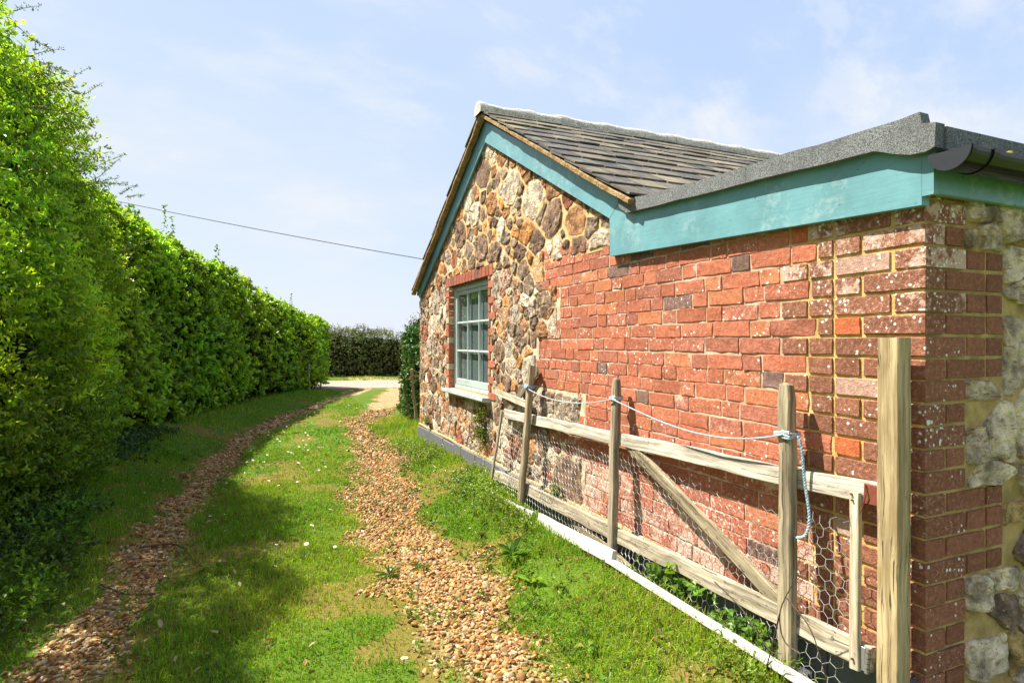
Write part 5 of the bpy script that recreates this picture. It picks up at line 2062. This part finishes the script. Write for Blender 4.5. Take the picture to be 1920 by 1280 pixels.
# fern-like creeper on the wall under the sill
g = MB()
n = 90
yy = 5.42 + R.normal(0, 0.085, n)
zz = 0.60 + R.normal(0, 0.10, n)
P = P3(np.full(n, WX - 0.03), yy, zz)
sprigs(g, P, np.tile([-1.0, 0, -0.3], (n, 1)), 7, 0.06, 0.03, 0.6, (0.07, 0.12, 0.03), (0.15, 0.21, 0.05), up=-0.3)
tag(g.build('wall_creeper', M['leaf']), 'small green creeper growing from the stone wall under the window sill', 'plant')
for (yy, zz, lab) in ((3.78, 0.30, 'little green weed sprouting from the plinth between first and middle stake'), (7.35, 0.36, 'small weed rooted on the plinth near the far corner of the wall')):
    g = MB()
    n = 26
    P = P3(WX - 0.05 + R.normal(0, 0.008, n), yy + R.normal(0, 0.032, n), zz + R.normal(0, 0.026, n))
    sprigs(g, P, np.tile([-0.8, 0, 0.5], (n, 1)), 6, 0.05, 0.026, 0.6, (0.08, 0.15, 0.03), (0.16, 0.25, 0.05))
    tag(g.build('wall_weed', M['leaf']), lab, 'weed')
# leafy weeds under the bottom rail
g = MB()
n = 34
P = P3(1.90 + R.normal(0, 0.025, n), 2.36 + R.normal(0, 0.10, n), 0.16 + np.abs(R.normal(0, 0.05, n)))
sprigs(g, P, np.tile([-0.5, 0, 0.9], (n, 1)), 5, 0.05, 0.040, 0.85, (0.10, 0.22, 0.03), (0.20, 0.36, 0.05), up=0.3)
for q in P:
    g.tube([(1.90, 2.36, 0.0), tuple(0.5 * (q + np.array([1.90, 2.36, 0.05]))), tuple(q)], 0.002, 4, (0.1, 0.2, 0.03, 1))
tag(g.build('leafy_weed', M['leaf']), 'bright round-leaved weed growing under the bottom rail of the gate', 'weed')
g = MB()
n = 45
P = P3(1.87 + R.normal(0, 0.03, n), 1.86 + R.normal(0, 0.09, n), 0.15 + np.abs(R.normal(0, 0.04, n)))
sprigs(g, P, np.tile([-0.5, 0, 0.9], (n, 1)), 5, 0.05, 0.034, 0.7, (0.07, 0.16, 0.03), (0.15, 0.28, 0.05), up=0.3)
for q in P:
    g.tube([(1.87, 1.86, 0.0), tuple(0.5 * (q + np.array([1.87, 1.86, 0.05]))), tuple(q)], 0.002, 4, (0.1, 0.2, 0.03, 1))
tag(g.build('leafy_weed', M['leaf']), 'nettle-like weed beside the foot of the mossy round-topped stake', 'weed')
# bramble runner over the white batten
g = MB()
for path in ([(1500, 1225), (1470, 1200), (1462, 1150), (1480, 1105), (1500, 1080)], [(1462, 1150), (1440, 1240), (1430, 1275)], [(1475, 1120), (1520, 1180), (1550, 1275)], [(1340, 1090), (1390, 1140), (1440, 1215), (1465, 1225)]):
    g.tube(catmull([onx(px, py, 1.77) for px, py in path], 18), 0.0032, 5, r1=0.0015)
tag(g.build('bramble_runner', M['twig']), 'bare reddish bramble runner looped round the foot of the mossy stake', 'bramble')

# --- daisies in the lawn
dz = MB()
for k in range(9):
    a = k * 2 * math.pi / 9
    dz.add([(0, 0, 0.004), (0.004 * math.cos(a - 0.5), 0.004 * math.sin(a - 0.5), 0.004), (0.0125 * math.cos(a - 0.2), 0.0125 * math.sin(a - 0.2), 0.006), (0.0125 * math.cos(a + 0.2), 0.0125 * math.sin(a + 0.2), 0.006), (0.004 * math.cos(a + 0.5), 0.004 * math.sin(a + 0.5), 0.004)], [(0, 1, 2, 3, 4)], (0.78, 0.78, 0.74, 0))
dz.tube([(0, 0, 0.003), (0, 0, 0.0075)], 0.004, 7, (0.65, 0.45, 0.03, 0))
dz.tube([(0.004, 0, -0.05), (0, 0, 0.003)], 0.0012, 4, (0.08, 0.16, 0.02, 0))
d0 = dz.build('daisy', M['petal'])
spots = []
r2 = np.random.default_rng(5)
while len(spots) < 120:
    y = r2.uniform(2.3, 13)
    x = r2.uniform(np.interp(y, TLY, TLX) + 0.2, np.interp(y, TRY, TRX) - 0.3)
    if r2.random() < (0.35 if y < 5 else 0.9) and gravel(np.array([x]), np.array([y]))[0] < 0.3:
        spots.append((x, y))
for i, (x, y) in enumerate(spots):
    o = d0 if i == 0 else d0.copy()
    if i:
        COL.objects.link(o)
    o.location = (x, y, float(gz(x, y)) + 0.040 + rnd.uniform(0, 0.012))
    o.rotation_euler = (rnd.gauss(0, 0.25), rnd.gauss(-0.15, 0.25), rnd.uniform(0, 6))
    k = rnd.uniform(0.75, 1.25)
    o.scale = (k, k, k)
    tag(o, 'tiny white daisy open in the grass strip between the wheel tracks', 'daisy', 'daisies in the grass strip')

# --- fallen leaves
lf = MB()
add_leaves(lf, np.array([[-0.03, 0, 0.0]]), np.array([[1.0, 0, 0.1]]), np.array([[0, 0, 1.0]]), np.array([0.048]), np.array([0.020]), np.array([[0.36, 0.30, 0.17, 1]]), fold=0.3, curl=-0.1)
l0 = lf.build('fallen_leaf', M['leaf_dull'])
LS_ = [(525, 985), (400, 1195), (450, 1103), (700, 905), (165, 1105), (120, 1132), (370, 1265), (585, 1220), (365, 1270), (300, 1170), (620, 960), (440, 1080), (905, 1135), (330, 1240), (240, 1225)]
for i, (px, py) in enumerate(LS_):
    o = l0 if i == 0 else l0.copy()
    if i:
        COL.objects.link(o)
    p = onground(px, py, 0.04)
    o.location = (p[0], p[1], float(gz(*p)) + 0.038)
    o.rotation_euler = (rnd.gauss(0, 0.3), rnd.gauss(0, 0.3), rnd.uniform(0, 6))
    k = rnd.uniform(0.7, 1.3)
    o.scale = (k, k, k)
    tag(o, 'dry pale brown leaf fallen on the ground of the lane', 'leaf', 'fallen leaves on the lane')

# --- fallen twigs on the left track
for path, lab in ((((190, 1095), (235, 1112), (300, 1115)), 'long dark fallen twig lying across the left wheel track'),
                  (((262, 1026), (330, 1022), (370, 1060)), 'forked thin twig on the left wheel track beyond the long dark one')):
    g = MB()
    P = []
    for px, py in path:
        q = onground(px, py, 0.03)
        P.append((q[0], q[1], float(gz(*q)) + 0.025 + rnd.uniform(0, 0.01)))
    P = catmull(P, 16)
    g.tube(P, 0.0065, 6, r1=0.002)
    g.tube([P[6], P[6] + np.array([0.05, 0.07, 0.015])], 0.003, 5, r1=0.001)
    g.tube([P[10], P[10] + np.array([-0.02, 0.06, 0.02])], 0.003, 5, r1=0.001)
    tag(g.build('fallen_twig', M['twig']), lab, 'twig')
